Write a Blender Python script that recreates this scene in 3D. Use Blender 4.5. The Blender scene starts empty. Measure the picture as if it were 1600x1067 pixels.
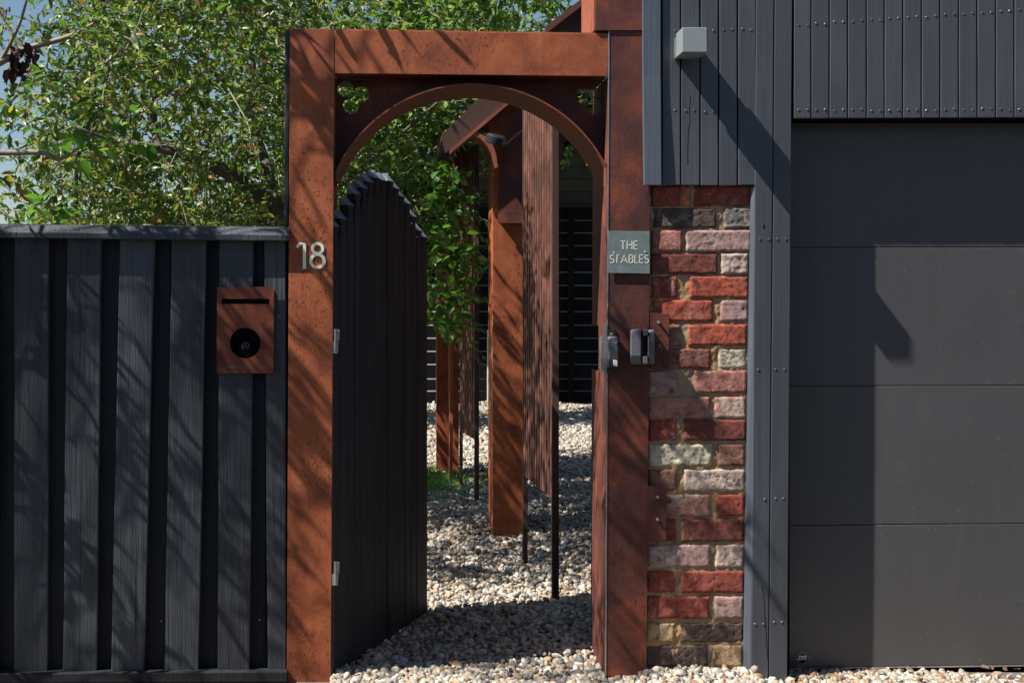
import bpy, math, random
import numpy as np
from mathutils import Vector, Matrix
from mathutils import noise as mnoise
R = random.Random(7)
NR = np.random.default_rng(11)
S = bpy.context.scene
COL = S.collection

# ------------------------------------------------------------------ camera, light, exposure
F = 1900.0; VX, VY = 640.0, 466.0; EYE = 1.33; YF = 4.26
def P(px, py, Y=YF):                       # a pixel of the photo carried to a plane at distance Y
    return Vector(((px-VX)/F*Y, Y, EYE+(VY-py)/F*Y))
cam = bpy.data.cameras.new('camera'); camo = bpy.data.objects.new('camera', cam); COL.objects.link(camo)
camo.location = (0, 0, EYE); camo.rotation_euler = (math.radians(90), 0, 0)
cam.sensor_width = 36; cam.lens = F/1600*36
cam.shift_x = (800-VX)/1600; cam.shift_y = -(533.5-VY)/1600
cam.clip_start = 0.05; cam.clip_end = 2000
S.camera = camo
SUN = Vector((-3.0, -1.0, 3.95)).normalized()          # towards the sun
w = bpy.data.worlds.new("World"); S.world = w; w.use_nodes = True
nt = w.node_tree; bg = nt.nodes['Background']; sky = nt.nodes.new('ShaderNodeTexSky')
sky.sky_type = 'NISHITA'; sky.sun_disc = False
sky.sun_elevation = math.asin(SUN.z); sky.sun_rotation = math.atan2(SUN.x, SUN.y)
sky.air_density = 1.0; sky.dust_density = 0.4; sky.ozone_density = 1.6
nt.links.new(sky.outputs[0], bg.inputs[0]); bg.inputs[1].default_value = 0.05
sl = bpy.data.lights.new('sun', 'SUN'); sl.energy = 5.0; sl.angle = math.radians(0.5); sl.color = (1, .955, .88)
so = bpy.data.objects.new('sun', sl); COL.objects.link(so)
so.rotation_euler = SUN.to_track_quat('Z', 'Y').to_euler()
S.view_settings.view_transform = 'Standard'; S.view_settings.look = 'None'
S.view_settings.exposure = 1.02; S.view_settings.gamma = 1.0; S.view_settings.use_curve_mapping = False
S.render.engine = 'CYCLES'
S.cycles.max_bounces = 6; S.cycles.use_denoising = True

# ------------------------------------------------------------------ node helpers
class NT:
    def __init__(s, name):
        s.m = bpy.data.materials.new(name); s.m.use_nodes = True; s.t = s.m.node_tree
        s.b = s.t.nodes['Principled BSDF']; s.out = s.t.nodes['Material Output']
    def n(s, typ, **k):
        o = s.t.nodes.new(typ)
        for a, v in k.items(): setattr(o, a, v)
        return o
    def l(s, a, b): s.t.links.new(a, b)
    def pos(s, scale=(1, 1, 1), obj=False):
        if obj: src = s.n('ShaderNodeTexCoord').outputs['Object']
        else: src = s.n('ShaderNodeNewGeometry').outputs['Position']
        m = s.n('ShaderNodeMapping'); m.inputs['Scale'].default_value = scale; s.l(src, m.inputs[0]); return m.outputs[0]
    def noise(s, vec, scale, detail=4, rough=.55, dist=0):
        o = s.n('ShaderNodeTexNoise'); s.l(vec, o.inputs['Vector'])
        o.inputs['Scale'].default_value = scale; o.inputs['Detail'].default_value = detail
        o.inputs['Roughness'].default_value = rough; o.inputs['Distortion'].default_value = dist
        return o.outputs[0]
    def ramp(s, fac, stops):
        o = s.n('ShaderNodeValToRGB'); s.l(fac, o.inputs[0]); e = o.color_ramp.elements
        while len(e) < len(stops): e.new(.5)
        for q, (p, c) in zip(e, stops):
            q.position = p; q.color = (c, c, c, 1) if isinstance(c, (int, float)) else (*c, 1)
        return o.outputs[0]
    def mix(s, fac, a, b, mode='MIX'):
        o = s.n('ShaderNodeMix', data_type='RGBA', blend_type=mode)
        for q, sock, v in ((0, o.inputs[0], fac), (1, o.inputs[6], a), (1, o.inputs[7], b)):
            if hasattr(v, 'is_output') or hasattr(v, 'links'): s.l(v, sock)
            elif isinstance(v, (int, float)): sock.default_value = (v, v, v, 1) if q else v
            else: sock.default_value = (*v, 1)
        return o.outputs[2]
    def math(s, op, a, b=0.0):
        o = s.n('ShaderNodeMath', operation=op)
        for sock, v in ((o.inputs[0], a), (o.inputs[1], b)):
            if hasattr(v, 'links'): s.l(v, sock)
            else: sock.default_value = v
        return o.outputs[0]
    def bump(s, h, dist, strength=1.0):
        o = s.n('ShaderNodeBump'); o.inputs['Strength'].default_value = strength; o.inputs['Distance'].default_value = dist
        if s.b.inputs['Normal'].links: s.l(s.b.inputs['Normal'].links[0].from_socket, o.inputs['Normal'])
        s.l(h, o.inputs['Height']); s.l(o.outputs[0], s.b.inputs['Normal'])
    def base(s, c):
        if hasattr(c, 'links'): s.l(c, s.b.inputs['Base Color'])
        else: s.b.inputs['Base Color'].default_value = (*c, 1)
    def rough(s, r):
        if hasattr(r, 'links'): s.l(r, s.b.inputs['Roughness'])
        else: s.b.inputs['Roughness'].default_value = r
    def rnd(s): return s.n('ShaderNodeObjectInfo').outputs['Random']

def m_rust(name, light, mid, dark, blotch=.5, pit=True):
    N = NT(name); p = N.pos(); pv = N.pos((1, 1, .35))
    a = N.noise(p, 9, 6, .62, .4); c = N.ramp(a, [(.32, dark), (.5, mid), (.68, light)])
    b = N.noise(p, 60, 5, .7)
    c = N.mix(N.math('MULTIPLY', N.ramp(b, [(.35, 0), (.7, 1)]), .45), c, mid)
    big = N.noise(p, 3.1, 4, .5, .6)
    c = N.mix(N.math('MULTIPLY', N.ramp(big, [(.45, 0), (.7, 1)]), blotch), c, dark)
    run = N.noise(N.pos((60, 60, 2.0)), 1, 3, .6)
    c = N.mix(N.math('MULTIPLY', N.ramp(run, [(.5, 0), (.75, 1)]), .36), c, dark)
    h = b
    if pit:
        sp = N.noise(N.pos((1, 1, .5)), 150, 2, .5); spm = N.ramp(sp, [(.58, 0), (.66, 1)])
        area = N.ramp(N.noise(p, 2.2, 2), [(.38, .15), (.6, 1)])
        c = N.mix(N.math('MULTIPLY', N.math('MULTIPLY', spm, area), .7), c, tuple(q*.4 for q in dark))
        N.bump(spm, .0004, .4)
    N.base(c); N.rough(N.ramp(a, [(.3, .55), (.7, .8)])); N.bump(h, .0008, .55)
    N.b.inputs['Specular IOR Level'].default_value = .35
    return N.m
def m_wood(name, ca, cb, grain=1.0, rough=.5, spec=.5):
    N = NT(name); rn = N.rnd()
    comb = N.n('ShaderNodeCombineXYZ'); N.l(N.math('MULTIPLY', rn, 37.0), comb.inputs[0]); N.l(N.math('MULTIPLY', rn, 11.0), comb.inputs[2])
    add = N.n('ShaderNodeVectorMath', operation='ADD'); N.l(N.n('ShaderNodeNewGeometry').outputs['Position'], add.inputs[0]); N.l(comb.outputs[0], add.inputs[1])
    def pp(sc):
        m = N.n('ShaderNodeMapping'); m.inputs['Scale'].default_value = sc; N.l(add.outputs[0], m.inputs[0]); return m.outputs[0]
    g1 = N.noise(pp((150, 150, 3.2)), 1, 5, .6, .9)
    g2 = N.noise(pp((45, 45, 1.2)), 1, 4, .6, 1.6)
    crack = N.ramp(N.noise(pp((70, 70, 1.6)), 1, 3, .55, .6), [(.66, 0), (.71, 1)])
    bl = N.noise(pp((5, 5, 2)), 1, 4)
    c = N.mix(g2, ca, cb)
    c = N.mix(N.math('MULTIPLY', N.ramp(bl, [(.45, 0), (.7, 1)]), .35), c, tuple(q*1.7 for q in cb))
    c = N.mix(N.math('MULTIPLY', crack, .7*min(1, grain)), c, tuple(q*.25 for q in ca))
    c = N.mix(N.math('MULTIPLY', rn, .25), c, tuple(q*.6 for q in ca))
    N.base(c); N.rough(N.ramp(g1, [(.3, rough-.08), (.7, rough+.15)]))
    N.bump(g1, .0022*grain, .8); N.bump(g2, .0028*grain, .6)
    if grain >= .5: N.bump(N.math('SUBTRACT', 1.0, crack), .002*grain, .7)
    N.b.inputs['Specular IOR Level'].default_value = spec
    return N.m
def m_plain(name, c, rough=.5, metal=0, bump=0, scale=200, var=.25, spec=.5):
    N = NT(name); a = N.noise(N.pos(), scale*.2, 5, .6)
    N.base(N.mix(a, tuple(q*(1-var) for q in c), tuple(q*(1+var) for q in c)))
    N.rough(N.ramp(a, [(.3, max(.02, rough-.08)), (.7, min(1, rough+.1))])); N.b.inputs['Metallic'].default_value = metal
    N.b.inputs['Specular IOR Level'].default_value = spec
    if bump: N.bump(N.noise(N.pos(), scale, 3), bump, .6)
    return N.m
def m_attr(name, rough=.75, bump=.0008, scale=260, spec=.4, var=.35):
    N = NT(name); at = N.n('ShaderNodeAttribute', attribute_name='col')
    a = N.noise(N.pos(), scale, 4, .65)
    c = N.mix(var, at.outputs['Color'], N.ramp(a, [(.35, .25), (.65, 1.0)]), 'MULTIPLY')
    N.base(c); N.rough(rough); N.bump(a, bump, .6); N.b.inputs['Specular IOR Level'].default_value = spec
    return N.m
def m_leaf(name, pal=None):
    N = NT(name)
    if pal: c = N.ramp(N.rnd(), [(i/(len(pal)-1), q) for i, q in enumerate(pal)])
    else: c = N.n('ShaderNodeAttribute', attribute_name='col').outputs['Color']
    N.base(c); N.rough(.42); N.b.inputs['Specular IOR Level'].default_value = .5
    tr = N.n('ShaderNodeBsdfTranslucent'); N.l(N.mix(1.0, c, (1.25, 1.3, .45), 'MULTIPLY'), tr.inputs[0])
    mx = N.n('ShaderNodeMixShader'); mx.inputs[0].default_value = .45
    N.l(N.b.outputs[0], mx.inputs[1]); N.l(tr.outputs[0], mx.inputs[2]); N.l(mx.outputs[0], N.out.inputs[0])
    return N.m
def m_brick():
    N = NT('old_brick'); oi = N.n('ShaderNodeObjectInfo'); c = oi.outputs['Color']; rn = oi.outputs['Random']
    comb = N.n('ShaderNodeCombineXYZ'); N.l(N.math('MULTIPLY', rn, 40.0), comb.inputs[0])
    add = N.n('ShaderNodeVectorMath', operation='ADD'); N.l(N.n('ShaderNodeNewGeometry').outputs['Position'], add.inputs[0]); N.l(comb.outputs[0], add.inputs[1]); p = add.outputs[0]
    a = N.noise(p, 35, 6, .65, .5); fine = N.noise(p, 230, 5, .8); pat = N.noise(p, 14, 4, .6, 1.0)
    c1 = N.mix(1.0, c, N.ramp(a, [(.3, .5), (.7, 1.45)]), 'MULTIPLY')
    c1 = N.mix(N.math('MULTIPLY', N.ramp(pat, [(.5, 0), (.62, 1)]), oi.outputs['Alpha']), c1, (.52, .42, .35))
    c1 = N.mix(N.math('MULTIPLY', N.ramp(N.noise(p, 28, 3, .6, .8), [(.6, 0), (.68, 1)]), .75), c1, (.05, .03, .028))
    c1 = N.mix(N.math('MULTIPLY', N.ramp(fine, [(.62, 0), (.72, 1)]), .6), c1, (.03, .022, .02))
    N.base(c1); N.rough(.85); N.bump(fine, .0045, 1.0); N.bump(a, .004, .7)
    N.b.inputs['Specular IOR Level'].default_value = .3
    return N.m
M = {}
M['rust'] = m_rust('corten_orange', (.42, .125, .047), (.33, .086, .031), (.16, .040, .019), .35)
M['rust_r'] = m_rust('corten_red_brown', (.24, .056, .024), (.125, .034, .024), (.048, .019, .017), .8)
M['rust_plain'] = m_rust('corten_thin', (.24, .066, .028), (.17, .046, .022), (.08, .025, .015), .5, False)
M['rust_rib'] = m_rust('corten_ribbed', (.24, .10, .07), (.12, .046, .032), (.045, .020, .015), .6, False)
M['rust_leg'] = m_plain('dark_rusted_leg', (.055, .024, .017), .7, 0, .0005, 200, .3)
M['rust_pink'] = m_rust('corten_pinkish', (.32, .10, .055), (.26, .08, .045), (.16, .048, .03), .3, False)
M['fence'] = m_wood('black_stained_timber', (.009, .010, .013), (.066, .073, .090), 1.8, .5, .35)
M['fence_back'] = m_wood('black_stained_back_boards', (.010, .011, .0135), (.026, .028, .034), .9, .65, .2)
M['gate'] = m_wood('black_gate_timber', (.014, .0155, .018), (.028, .031, .036), .7, .6, .22)
M['clad'] = m_wood('blue_grey_painted_boards', (.046, .050, .061), (.066, .071, .086), .28, .42, .5)
M['tip'] = m_wood('sunlit_picket_tip', (.15, .165, .20), (.28, .31, .37), .4, .35, .6)  # sunlit highlight of the picket tips put into the colour
M['clad_trim'] = m_wood('pale_blue_grey_trim', (.055, .064, .084), (.080, .094, .122), .3, .38, .5)  # paler than clad; sunlit corner return and gate edge put into colour
M['door'] = m_plain('charcoal_door_paint', (.060, .060, .065), .5, 0, .0004, 500, .08)
N = NT('charcoal_sectional_door'); a = N.noise(N.pos(), 1.3, 4, .55, .4); b_ = N.noise(N.pos(), 420, 3); st_ = N.noise(N.pos((9, 9, 1.1)), 1.6, 5, .65, .5)
sep = N.n('ShaderNodeSeparateXYZ'); N.l(N.n('ShaderNodeNewGeometry').outputs['Position'], sep.inputs[0])
spl = N.ramp(N.math('ADD', N.math('MULTIPLY', sep.outputs[2], 2.6), N.math('MULTIPLY', N.noise(N.pos(), 14, 5, .7), .5)), [(.2, .55), (.95, 0)])
c = N.mix(a, (.056, .0545, .058), (.074, .071, .075)); c = N.mix(N.math('MULTIPLY', N.ramp(st_, [(.5, 0), (.72, 1)]), .22), c, (.105, .10, .10)); c = N.mix(N.math('MULTIPLY', spl, .55), c, (.10, .085, .075))
spk = N.ramp(N.noise(N.pos(), 75, 1, .3), [(.735, 0), (.75, 1)]); c = N.mix(N.math('MULTIPLY', spk, .35), c, (.2, .19, .18))
N.base(c); N.rough(N.ramp(a, [(.3, .42), (.7, .58)])); N.bump(b_, .0005, .5); N.bump(a, .006, .25); M['door'] = N.m
M['steel'] = m_plain('galvanised_steel', (.42, .43, .43), .4, .8, .0003, 300)
M['screw'] = m_plain('painted_screw', (.07, .075, .09), .35, .3)
M['bolt'] = m_plain('zinc_bolt', (.55, .5, .46), .35, .8)
M['brick'] = m_brick()
N = NT('sandy_mortar'); a = N.noise(N.pos(), 60, 6, .7, .5); g = N.noise(N.pos(), 6, 3)
N.base(N.mix(N.ramp(g, [(.4, 0), (.65, 1)]), N.mix(a, (.24, .13, .06), (.50, .31, .155)), N.mix(a, (.16, .115, .075), (.38, .29, .19))))
N.rough(.9); N.bump(N.noise(N.pos(), 240, 4, .7), .002, .8); N.bump(a, .004, .7); M['mortar'] = N.m
M['black'] = m_plain('matt_black', (.003, .003, .0035), .9, spec=.05)
M['slat'] = m_wood('black_slat', (.005, .0055, .006), (.010, .011, .012), .3, .8, .08)
M['plastic'] = m_plain('grey_plastic', (.115, .12, .135), .45, 0, .0003, 300, .1)
M['plastic_d'] = m_plain('dark_plastic', (.02, .02, .023), .4)
M['white'] = m_plain('white_tag', (.75, .75, .74), .5)
M['cream'] = m_plain('pale_numeral', (.80, .80, .62), .45, 0, 0, 200, .05)
M['zinc'] = m_plain('zinc_sign_plate', (.20, .245, .24), .42, .35, .0002, 200, .22)
M['engrave'] = m_plain('engraved_letter', (.68, .65, .57), .6)
M['copper'] = m_rust('copper_letterbox', (.24, .066, .034), (.14, .038, .022), (.06, .02, .015), .6, False)
M['copper'].node_tree.nodes['Principled BSDF'].inputs['Roughness'].links and M['copper'].node_tree.links.remove(M['copper'].node_tree.nodes['Principled BSDF'].inputs['Roughness'].links[0])
M['copper'].node_tree.nodes['Principled BSDF'].inputs['Roughness'].default_value = .42
M['pebble'] = m_attr('river_pebble', .6, .0006, 220, .35, .3)
M['leaf'] = m_leaf('green_leaf')
M['leaf_b'] = m_leaf('bright_leaf', [(.035, .11, .018), (.07, .19, .03), (.11, .26, .05), (.05, .13, .025)])
M['bark'] = m_plain('grey_brown_bark', (.075, .06, .048), .85, 0, .006, 60, .45)
M['bark_l'] = m_plain('pale_bark', (.24, .2, .155), .8, 0, .004, 70, .4)
M['dead'] = m_plain('dead_brown_leaf', (.07, .028, .016), .8, 0, .001, 90, .4)
M['old_wood'] = m_wood('weathered_shed_board', (.045, .042, .034), (.10, .094, .078), .8, .8, .15)
M['soil'] = m_plain('dark_soil', (.05, .04, .03), .95, 0, .004, 50, .4)
M['gravel_base'] = m_plain('gravel_bed', (.11, .095, .075), .9, 0, .01, 45, .45)
M['road'] = m_plain('asphalt', (.05, .049, .047), .9, 0, .002, 120, .3)
M['render'] = m_plain('pale_rendered_wall', (.7, .66, .62), .85, 0, .001, 80, .05)
M['grass'] = m_plain('grass_green', (.11, .26, .035), .6, 0, 0, 100, .4)
N = NT('frosted_glass'); N.base((.30, .335, .34)); N.rough(.3); N.b.inputs['Transmission Weight'].default_value = .25; N.b.inputs['IOR'].default_value = 1.4
N.bump(N.noise(N.pos(), 90, 3), .0006, .5); M['glass'] = N.m

# ------------------------------------------------------------------ object helpers
WL = {}
def tag(o, label=None, cat=None, group=None, kind=None):
    for k, v in (('label', label), ('category', cat), ('group', group), ('kind', kind)):
        if v: o[k] = v
    return o
def thing(name, loc, label, cat, group=None):
    o = bpy.data.objects.new(name, None); o.empty_display_size = .1; COL.objects.link(o)
    o.location = loc; WL[o.name] = Vector(loc); return tag(o, label, cat, group)
def put(name, me, mat, parent=None, origin=None):
    """links a mesh whose vertices are in world space; origin moved to its base"""
    n = len(me.vertices); co = np.empty(n*3, 'f'); me.vertices.foreach_get('co', co); co = co.reshape(-1, 3)
    if origin is None: origin = Vector(((co[:, 0].min()+co[:, 0].max())/2, (co[:, 1].min()+co[:, 1].max())/2, co[:, 2].min()))
    origin = Vector([float(v) for v in origin]); co -= np.array(origin, 'f'); me.vertices.foreach_set('co', co.ravel()); me.update()
    o = bpy.data.objects.new(name, me); COL.objects.link(o)
    if mat and not me.materials: me.materials.append(mat)
    WL[o.name] = origin
    if parent: o.parent = parent; o.location = origin-WL[parent.name]
    else: o.location = origin
    return o
class B:
    def __init__(s): s.v = []; s.f = []
    def add(s, vs, fs):
        n = len(s.v); s.v += [tuple(v) for v in vs]; s.f += [tuple(i+n for i in f) for f in fs]; return s
    def box(s, x0, x1, y0, y1, z0, z1):
        return s.add([(x0,y0,z0),(x1,y0,z0),(x1,y1,z0),(x0,y1,z0),(x0,y0,z1),(x1,y0,z1),(x1,y1,z1),(x0,y1,z1)],
                     [(0,3,2,1),(4,5,6,7),(0,1,5,4),(1,2,6,5),(2,3,7,6),(3,0,4,7)])
    def prism(s, pts, d, up=False):
        """pts: front polygon (world, counter-clockwise seen from the front), d: vector of its thickness"""
        n = len(pts); d = Vector(d); a = [Vector(p) for p in pts]
        return s.add(a+[p+d for p in a], [tuple(range(n)), tuple(range(2*n-1, n-1, -1))]+[((i+1) % n, i, i+n, (i+1) % n+n) for i in range(n)])
    def slab(s, tl, tr, bl, br, Y, th):
        return s.prism([P(*bl, Y), P(*br, Y), P(*tr, Y), P(*tl, Y)], (0, th, 0))
    def tube(s, pts, rad, k=8, cap=True):
        pts = [Vector(p) for p in pts]; n = len(pts); rings = []
        if isinstance(rad, (int, float)): rad = [rad]*n
        for i, p in enumerate(pts):
            t = (pts[min(i+1, n-1)]-pts[max(i-1, 0)]).normalized()
            u = t.cross(Vector((.31, .9, .2)) if abs(t.y) < .9 else Vector((1, 0, .1))).normalized(); v = t.cross(u)
            rings.append([p+(u*math.cos(q*2*math.pi/k)+v*math.sin(q*2*math.pi/k))*rad[i] for q in range(k)])
        vs = [q for r in rings for q in r]; fs = []
        for i in range(n-1):
            for q in range(k): fs.append((i*k+q, i*k+(q+1) % k, (i+1)*k+(q+1) % k, (i+1)*k+q))
        if cap: fs += [tuple(range(k-1, -1, -1)), tuple(range((n-1)*k, n*k))]
        return s.add(vs, fs)
    def mesh(s, name='m', smooth=False):
        me = bpy.data.meshes.new(name); me.from_pydata([tuple(v) for v in s.v], [], s.f); me.update()
        if smooth: me.shade_smooth()
        return me
    def put(s, name, mat, parent=None, bevel=0, smooth=False, seg=2):
        o = put(name, s.mesh(name, smooth), mat, parent)
        if bevel:
            m = o.modifiers.new('b', 'BEVEL'); m.width = bevel; m.segments = seg; m.limit_method = 'ANGLE'
        return o
def fast(name, v, f, col=None, smooth=True):
    """numpy mesh; v (n,3), f (m,k) of equal k"""
    me = bpy.data.meshes.new(name); v = np.asarray(v, 'f'); f = np.asarray(f, 'i'); k = f.shape[1]
    me.vertices.add(len(v)); me.vertices.foreach_set('co', v.ravel())
    me.loops.add(f.size); me.loops.foreach_set('vertex_index', f.ravel())
    me.polygons.add(len(f)); me.polygons.foreach_set('loop_start', np.arange(0, f.size, k, dtype='i'))
    if smooth: me.polygons.foreach_set('use_smooth', np.ones(len(f), bool))
    me.update(calc_edges=True)
    if col is not None:
        a = me.attributes.new('col', 'FLOAT_COLOR', 'POINT'); c = np.ones((len(v), 4), 'f'); c[:, :3] = col; a.data.foreach_set('color', c.ravel())
    return me
def board(tl, tr, bl, br, Y, th, wob=.0012, n=14, seed=0, wy=.0015):
    """a long vertical board between four pixels, its edges and face slightly uneven"""
    vs = []; fs = []
    A, Bq, C, D = P(*bl, Y), P(*br, Y), P(*tl, Y), P(*tr, Y)
    for i in range(n+1):
        t = i/n; l = A.lerp(C, t); r = Bq.lerp(D, t)
        w1 = mnoise.noise((seed*3.1, t*5, 0))*wob*2; w2 = mnoise.noise((seed*3.1+50, t*5, 7))*wob*2; wv = mnoise.noise((seed*1.7, t*2.3, 3))*wy*2
        l = l+Vector((w1, wv, 0)); r = r+Vector((w2, wv+mnoise.noise((seed, t*2, 9))*wy, 0))
        vs += [l, r, r+Vector((0, th, 0)), l+Vector((0, th, 0))]
    for i in range(n):
        a = i*4; b = a+4
        fs += [(a, a+1, b+1, b), (a+1, a+2, b+2, b+1), (a+2, a+3, b+3, b+2), (a+3, a, b, b+3)]
    fs += [(3, 2, 1, 0), (n*4, n*4+1, n*4+2, n*4+3)]
    return B().add(vs, fs)
def poly_holes(outer, holes, Y, th, name):
    """flat plate with holes (pixels), thickness th"""
    cu = bpy.data.curves.new(name, 'CURVE'); cu.dimensions = '2D'; cu.fill_mode = 'BOTH'; cu.extrude = th/2
    for pl in [outer]+holes:
        sp = cu.splines.new('POLY'); sp.points.add(len(pl)-1); sp.use_cyclic_u = True
        for q, (x, y) in zip(sp.points, pl):
            p = P(x, y, Y); q.co = (p.x, p.z, 0, 1)
    o = bpy.data.objects.new(name, cu); me = bpy.data.meshes.new_from_object(o)
    me.transform(Matrix.Translation((0, Y+th/2, 0)) @ Matrix.Rotation(math.pi/2, 4, 'X'))
    bpy.data.objects.remove(o); bpy.data.curves.remove(cu); return me
def ribbon(strokes, wd, Y, th, name):
    """flat lettering strokes in pixels -> raised mesh"""
    b = B()
    for st in strokes:
        closed = st[0] == st[-1] and len(st) > 3; pts = [Vector((x, y)) for x, y in st]; n = len(pts)
        L = []; Rr = []
        for i in range(n):
            if closed and i in (0, n-1): t = (pts[1]-pts[-2]).normalized()
            else: t = (pts[min(i+1, n-1)]-pts[max(i-1, 0)]).normalized()
            nn = Vector((-t.y, t.x))*wd/2; L.append(pts[i]+nn); Rr.append(pts[i]-nn)
        vs = [P(q.x, q.y, Y) for q in L]+[P(q.x, q.y, Y) for q in Rr]; vs += [v+Vector((0, th, 0)) for v in vs]
        fs = []
        for i in range(n-1):
            fs += [(i, i+1, n+i+1, n+i), (2*n+i, 3*n+i, 3*n+i+1, 2*n+i+1), (i, 2*n+i, 2*n+i+1, i+1), (n+i, n+i+1, 3*n+i+1, 3*n+i)]
        if not closed: fs += [(0, n, 3*n, 2*n), (n-1, 3*n-1, 4*n-1, 2*n-1)]
        b.add(vs, fs)
    return b
def arc(cx, cy, r, a0, a1, n=16, ry=None):
    ry = ry or r
    return [(cx+r*math.cos(math.radians(a0+(a1-a0)*i/n)), cy-ry*math.sin(math.radians(a0+(a1-a0)*i/n))) for i in range(n+1)]
def screw_mesh(r, h, mat):
    b = B(); k = 10
    b.add([(r*math.cos(2*math.pi*i/k), 0, r*math.sin(2*math.pi*i/k)) for i in range(k)]+[(r*.75*math.cos(2*math.pi*i/k), -h, r*.75*math.sin(2*math.pi*i/k)) for i in range(k)]
          +[(r*.35*math.cos(2*math.pi*i/k), -h, r*.35*math.sin(2*math.pi*i/k)) for i in range(k)]+[(0, -h*.4, 0)],
          [(i, (i+1) % k, k+(i+1) % k, k+i) for i in range(k)]+[(k+i, k+(i+1) % k, 2*k+(i+1) % k, 2*k+i) for i in range(k)]+[(2*k+i, 2*k+(i+1) % k, 3*k) for i in range(k)])
    me = b.mesh('screw'); me.materials.append(mat); return me
SCREW = screw_mesh(.0045, .0012, M['screw']); SCREW2 = screw_mesh(.0048, .002, M['bolt']); BOLT = screw_mesh(.0055, .012, M['bolt'])
def piece(name, me, loc, parent, rz=0):
    o = bpy.data.objects.new(name, me); COL.objects.link(o); o.parent = parent; o.location = Vector(loc)-WL[parent.name]; o.rotation_euler = (0, rz, 0); WL[o.name] = Vector(loc); return o

# ================================================================== SETTING
def sheet(name, x0, x1, y0, y1, z, mat, n=1):
    b = B()
    for i in range(n):
        for j in range(n):
            xa, xb = x0+(x1-x0)*i/n, x0+(x1-x0)*(i+1)/n; ya, yb = y0+(y1-y0)*j/n, y0+(y1-y0)*(j+1)/n
            b.add([(xa, ya, z), (xb, ya, z), (xb, yb, z), (xa, yb, z)], [(0, 1, 2, 3)])
    return tag(b.put(name, mat), kind='structure')
sheet('ground', -400, 400, -400, 400, -.06, M['soil'])
sheet('road', -60, 60, -9, 3.6, -.045, M['road'])
sheet('gravel_bed', -6, 6, 3.6, 18, -.012, M['gravel_base'])

lf = thing('added_dark_fence', (0, -2.6, 0), 'unseen dark timber fence added behind the camera to dim fill light on the facade', 'fence')  # added out of view to cut sky light and ground bounce
for k in range(60): B().box(-6+k*.2, -5.81+k*.2, -2.6-.01*(k % 2), -2.57, -.05, 2.9).put('board', M['fence_back'], lf)
# ---- pebbles
def icos(sub):
    import bmesh
    bm = bmesh.new(); bmesh.ops.create_icosphere(bm, subdivisions=sub, radius=1)
    v = np.array([x.co[:] for x in bm.verts], 'f'); f = np.array([[q.index for q in p.verts] for p in bm.faces], 'i'); bm.free(); return v, f
PAL = np.array([(.62,.57,.48),(.55,.50,.42),(.50,.42,.32),(.44,.39,.33),(.34,.32,.30),(.24,.235,.235),(.50,.37,.24),(.42,.28,.17),(.36,.18,.10),(.66,.62,.55),(.46,.40,.31),(.3,.25,.19)], 'f')
PW = np.array([.15,.14,.13,.12,.09,.05,.10,.06,.02,.06,.06,.03]); PW = PW/PW.sum()
def pebbles(n, x0, x1, y0, y1, size, sub, zj=.012, dens=None, zf=None):
    V, Fc = icos(sub); K = 10; shapes = []
    for k in range(K):
        s = V.copy(); nz = np.array([mnoise.noise(Vector(q)*1.1+Vector((k*9, 0, 0))) for q in V]); s *= (1+.38*nz)[:, None]; shapes.append(s)
    shapes = np.array(shapes)
    x = NR.uniform(x0, x1, n); y = NR.uniform(y0, y1, n)
    if dens is not None:
        m = dens(x, y); x = x[m]; y = y[m]; n = len(x)
    r = size*np.exp(NR.normal(0, .26, n))
    sc = np.stack([r*NR.uniform(1, 1.45, n), r*NR.uniform(.7, 1.05, n), r*NR.uniform(.5, .8, n)], 1)*.5
    q = NR.normal(size=(n, 4)); q[:, 1:3] *= .45; q /= np.linalg.norm(q, axis=1)[:, None]
    a, b, c, d = q.T
    Rm = np.stack([1-2*(c*c+d*d), 2*(b*c-a*d), 2*(b*d+a*c), 2*(b*c+a*d), 1-2*(b*b+d*d), 2*(c*d-a*b), 2*(b*d-a*c), 2*(c*d+a*b), 1-2*(b*b+c*c)], 1).reshape(n, 3, 3)
    base = shapes[NR.integers(0, K, n)]*sc[:, None, :]
    z = NR.uniform(-zj, zj, n)+(zf(x, y) if zf else 0)
    v = np.einsum('nij,nkj->nki', Rm, base)+np.stack([x, y, z], 1)[:, None, :]
    nv = V.shape[0]; f = (Fc[None]+(np.arange(n)*nv)[:, None, None]).reshape(-1, 3)
    col = PAL[NR.choice(len(PAL), n, p=PW)]*NR.uniform(.55, .95, (n, 1))
    return v.reshape(-1, 3), f, np.repeat(col, nv, 0)
def join(*parts):
    vs, fs, cs, o = [], [], [], 0
    for v, f, c in parts: vs.append(v); fs.append(f+o); cs.append(c); o += len(v)
    return np.concatenate(vs), np.concatenate(fs), np.concatenate(cs)
def heap(x, y): return .012*np.sin(x*3.1+y*2.3)+.010*np.sin(x*7+1)*np.sin(y*5)
fr = lambda x, y: (x > -.28) | (y < 4.16)
a1 = pebbles(8000, -.5, 2.4, 4.06, 4.36, .0205, 2, .012, lambda x, y: ((x > -.27)) & ((x < .82) | ((y < 4.27) & (x < 1.17)) | (y < 4.245) | (x > 1.335)), lambda x, y: heap(x, y)+np.where(x > .8, np.where(x < 1.2, .016, -.017), 0))
a2 = pebbles(15500, -.75, 1.0, 4.3, 6.2, .0215, 2, .013, lambda x, y: x > -.27+(y-4.3)*-.3, heap)
a3 = pebbles(38000, -1.6, 2.0, 6.2, 9.8, .028, 1, .014, None, heap)
a4 = pebbles(24000, -1.6, 2.7, 9.8, 15.3, .042, 1, .014, None, heap)
a5 = pebbles(3000, -3.2, 3.2, 3.6, 4.08, .034, 1, .008, None, heap)
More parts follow.
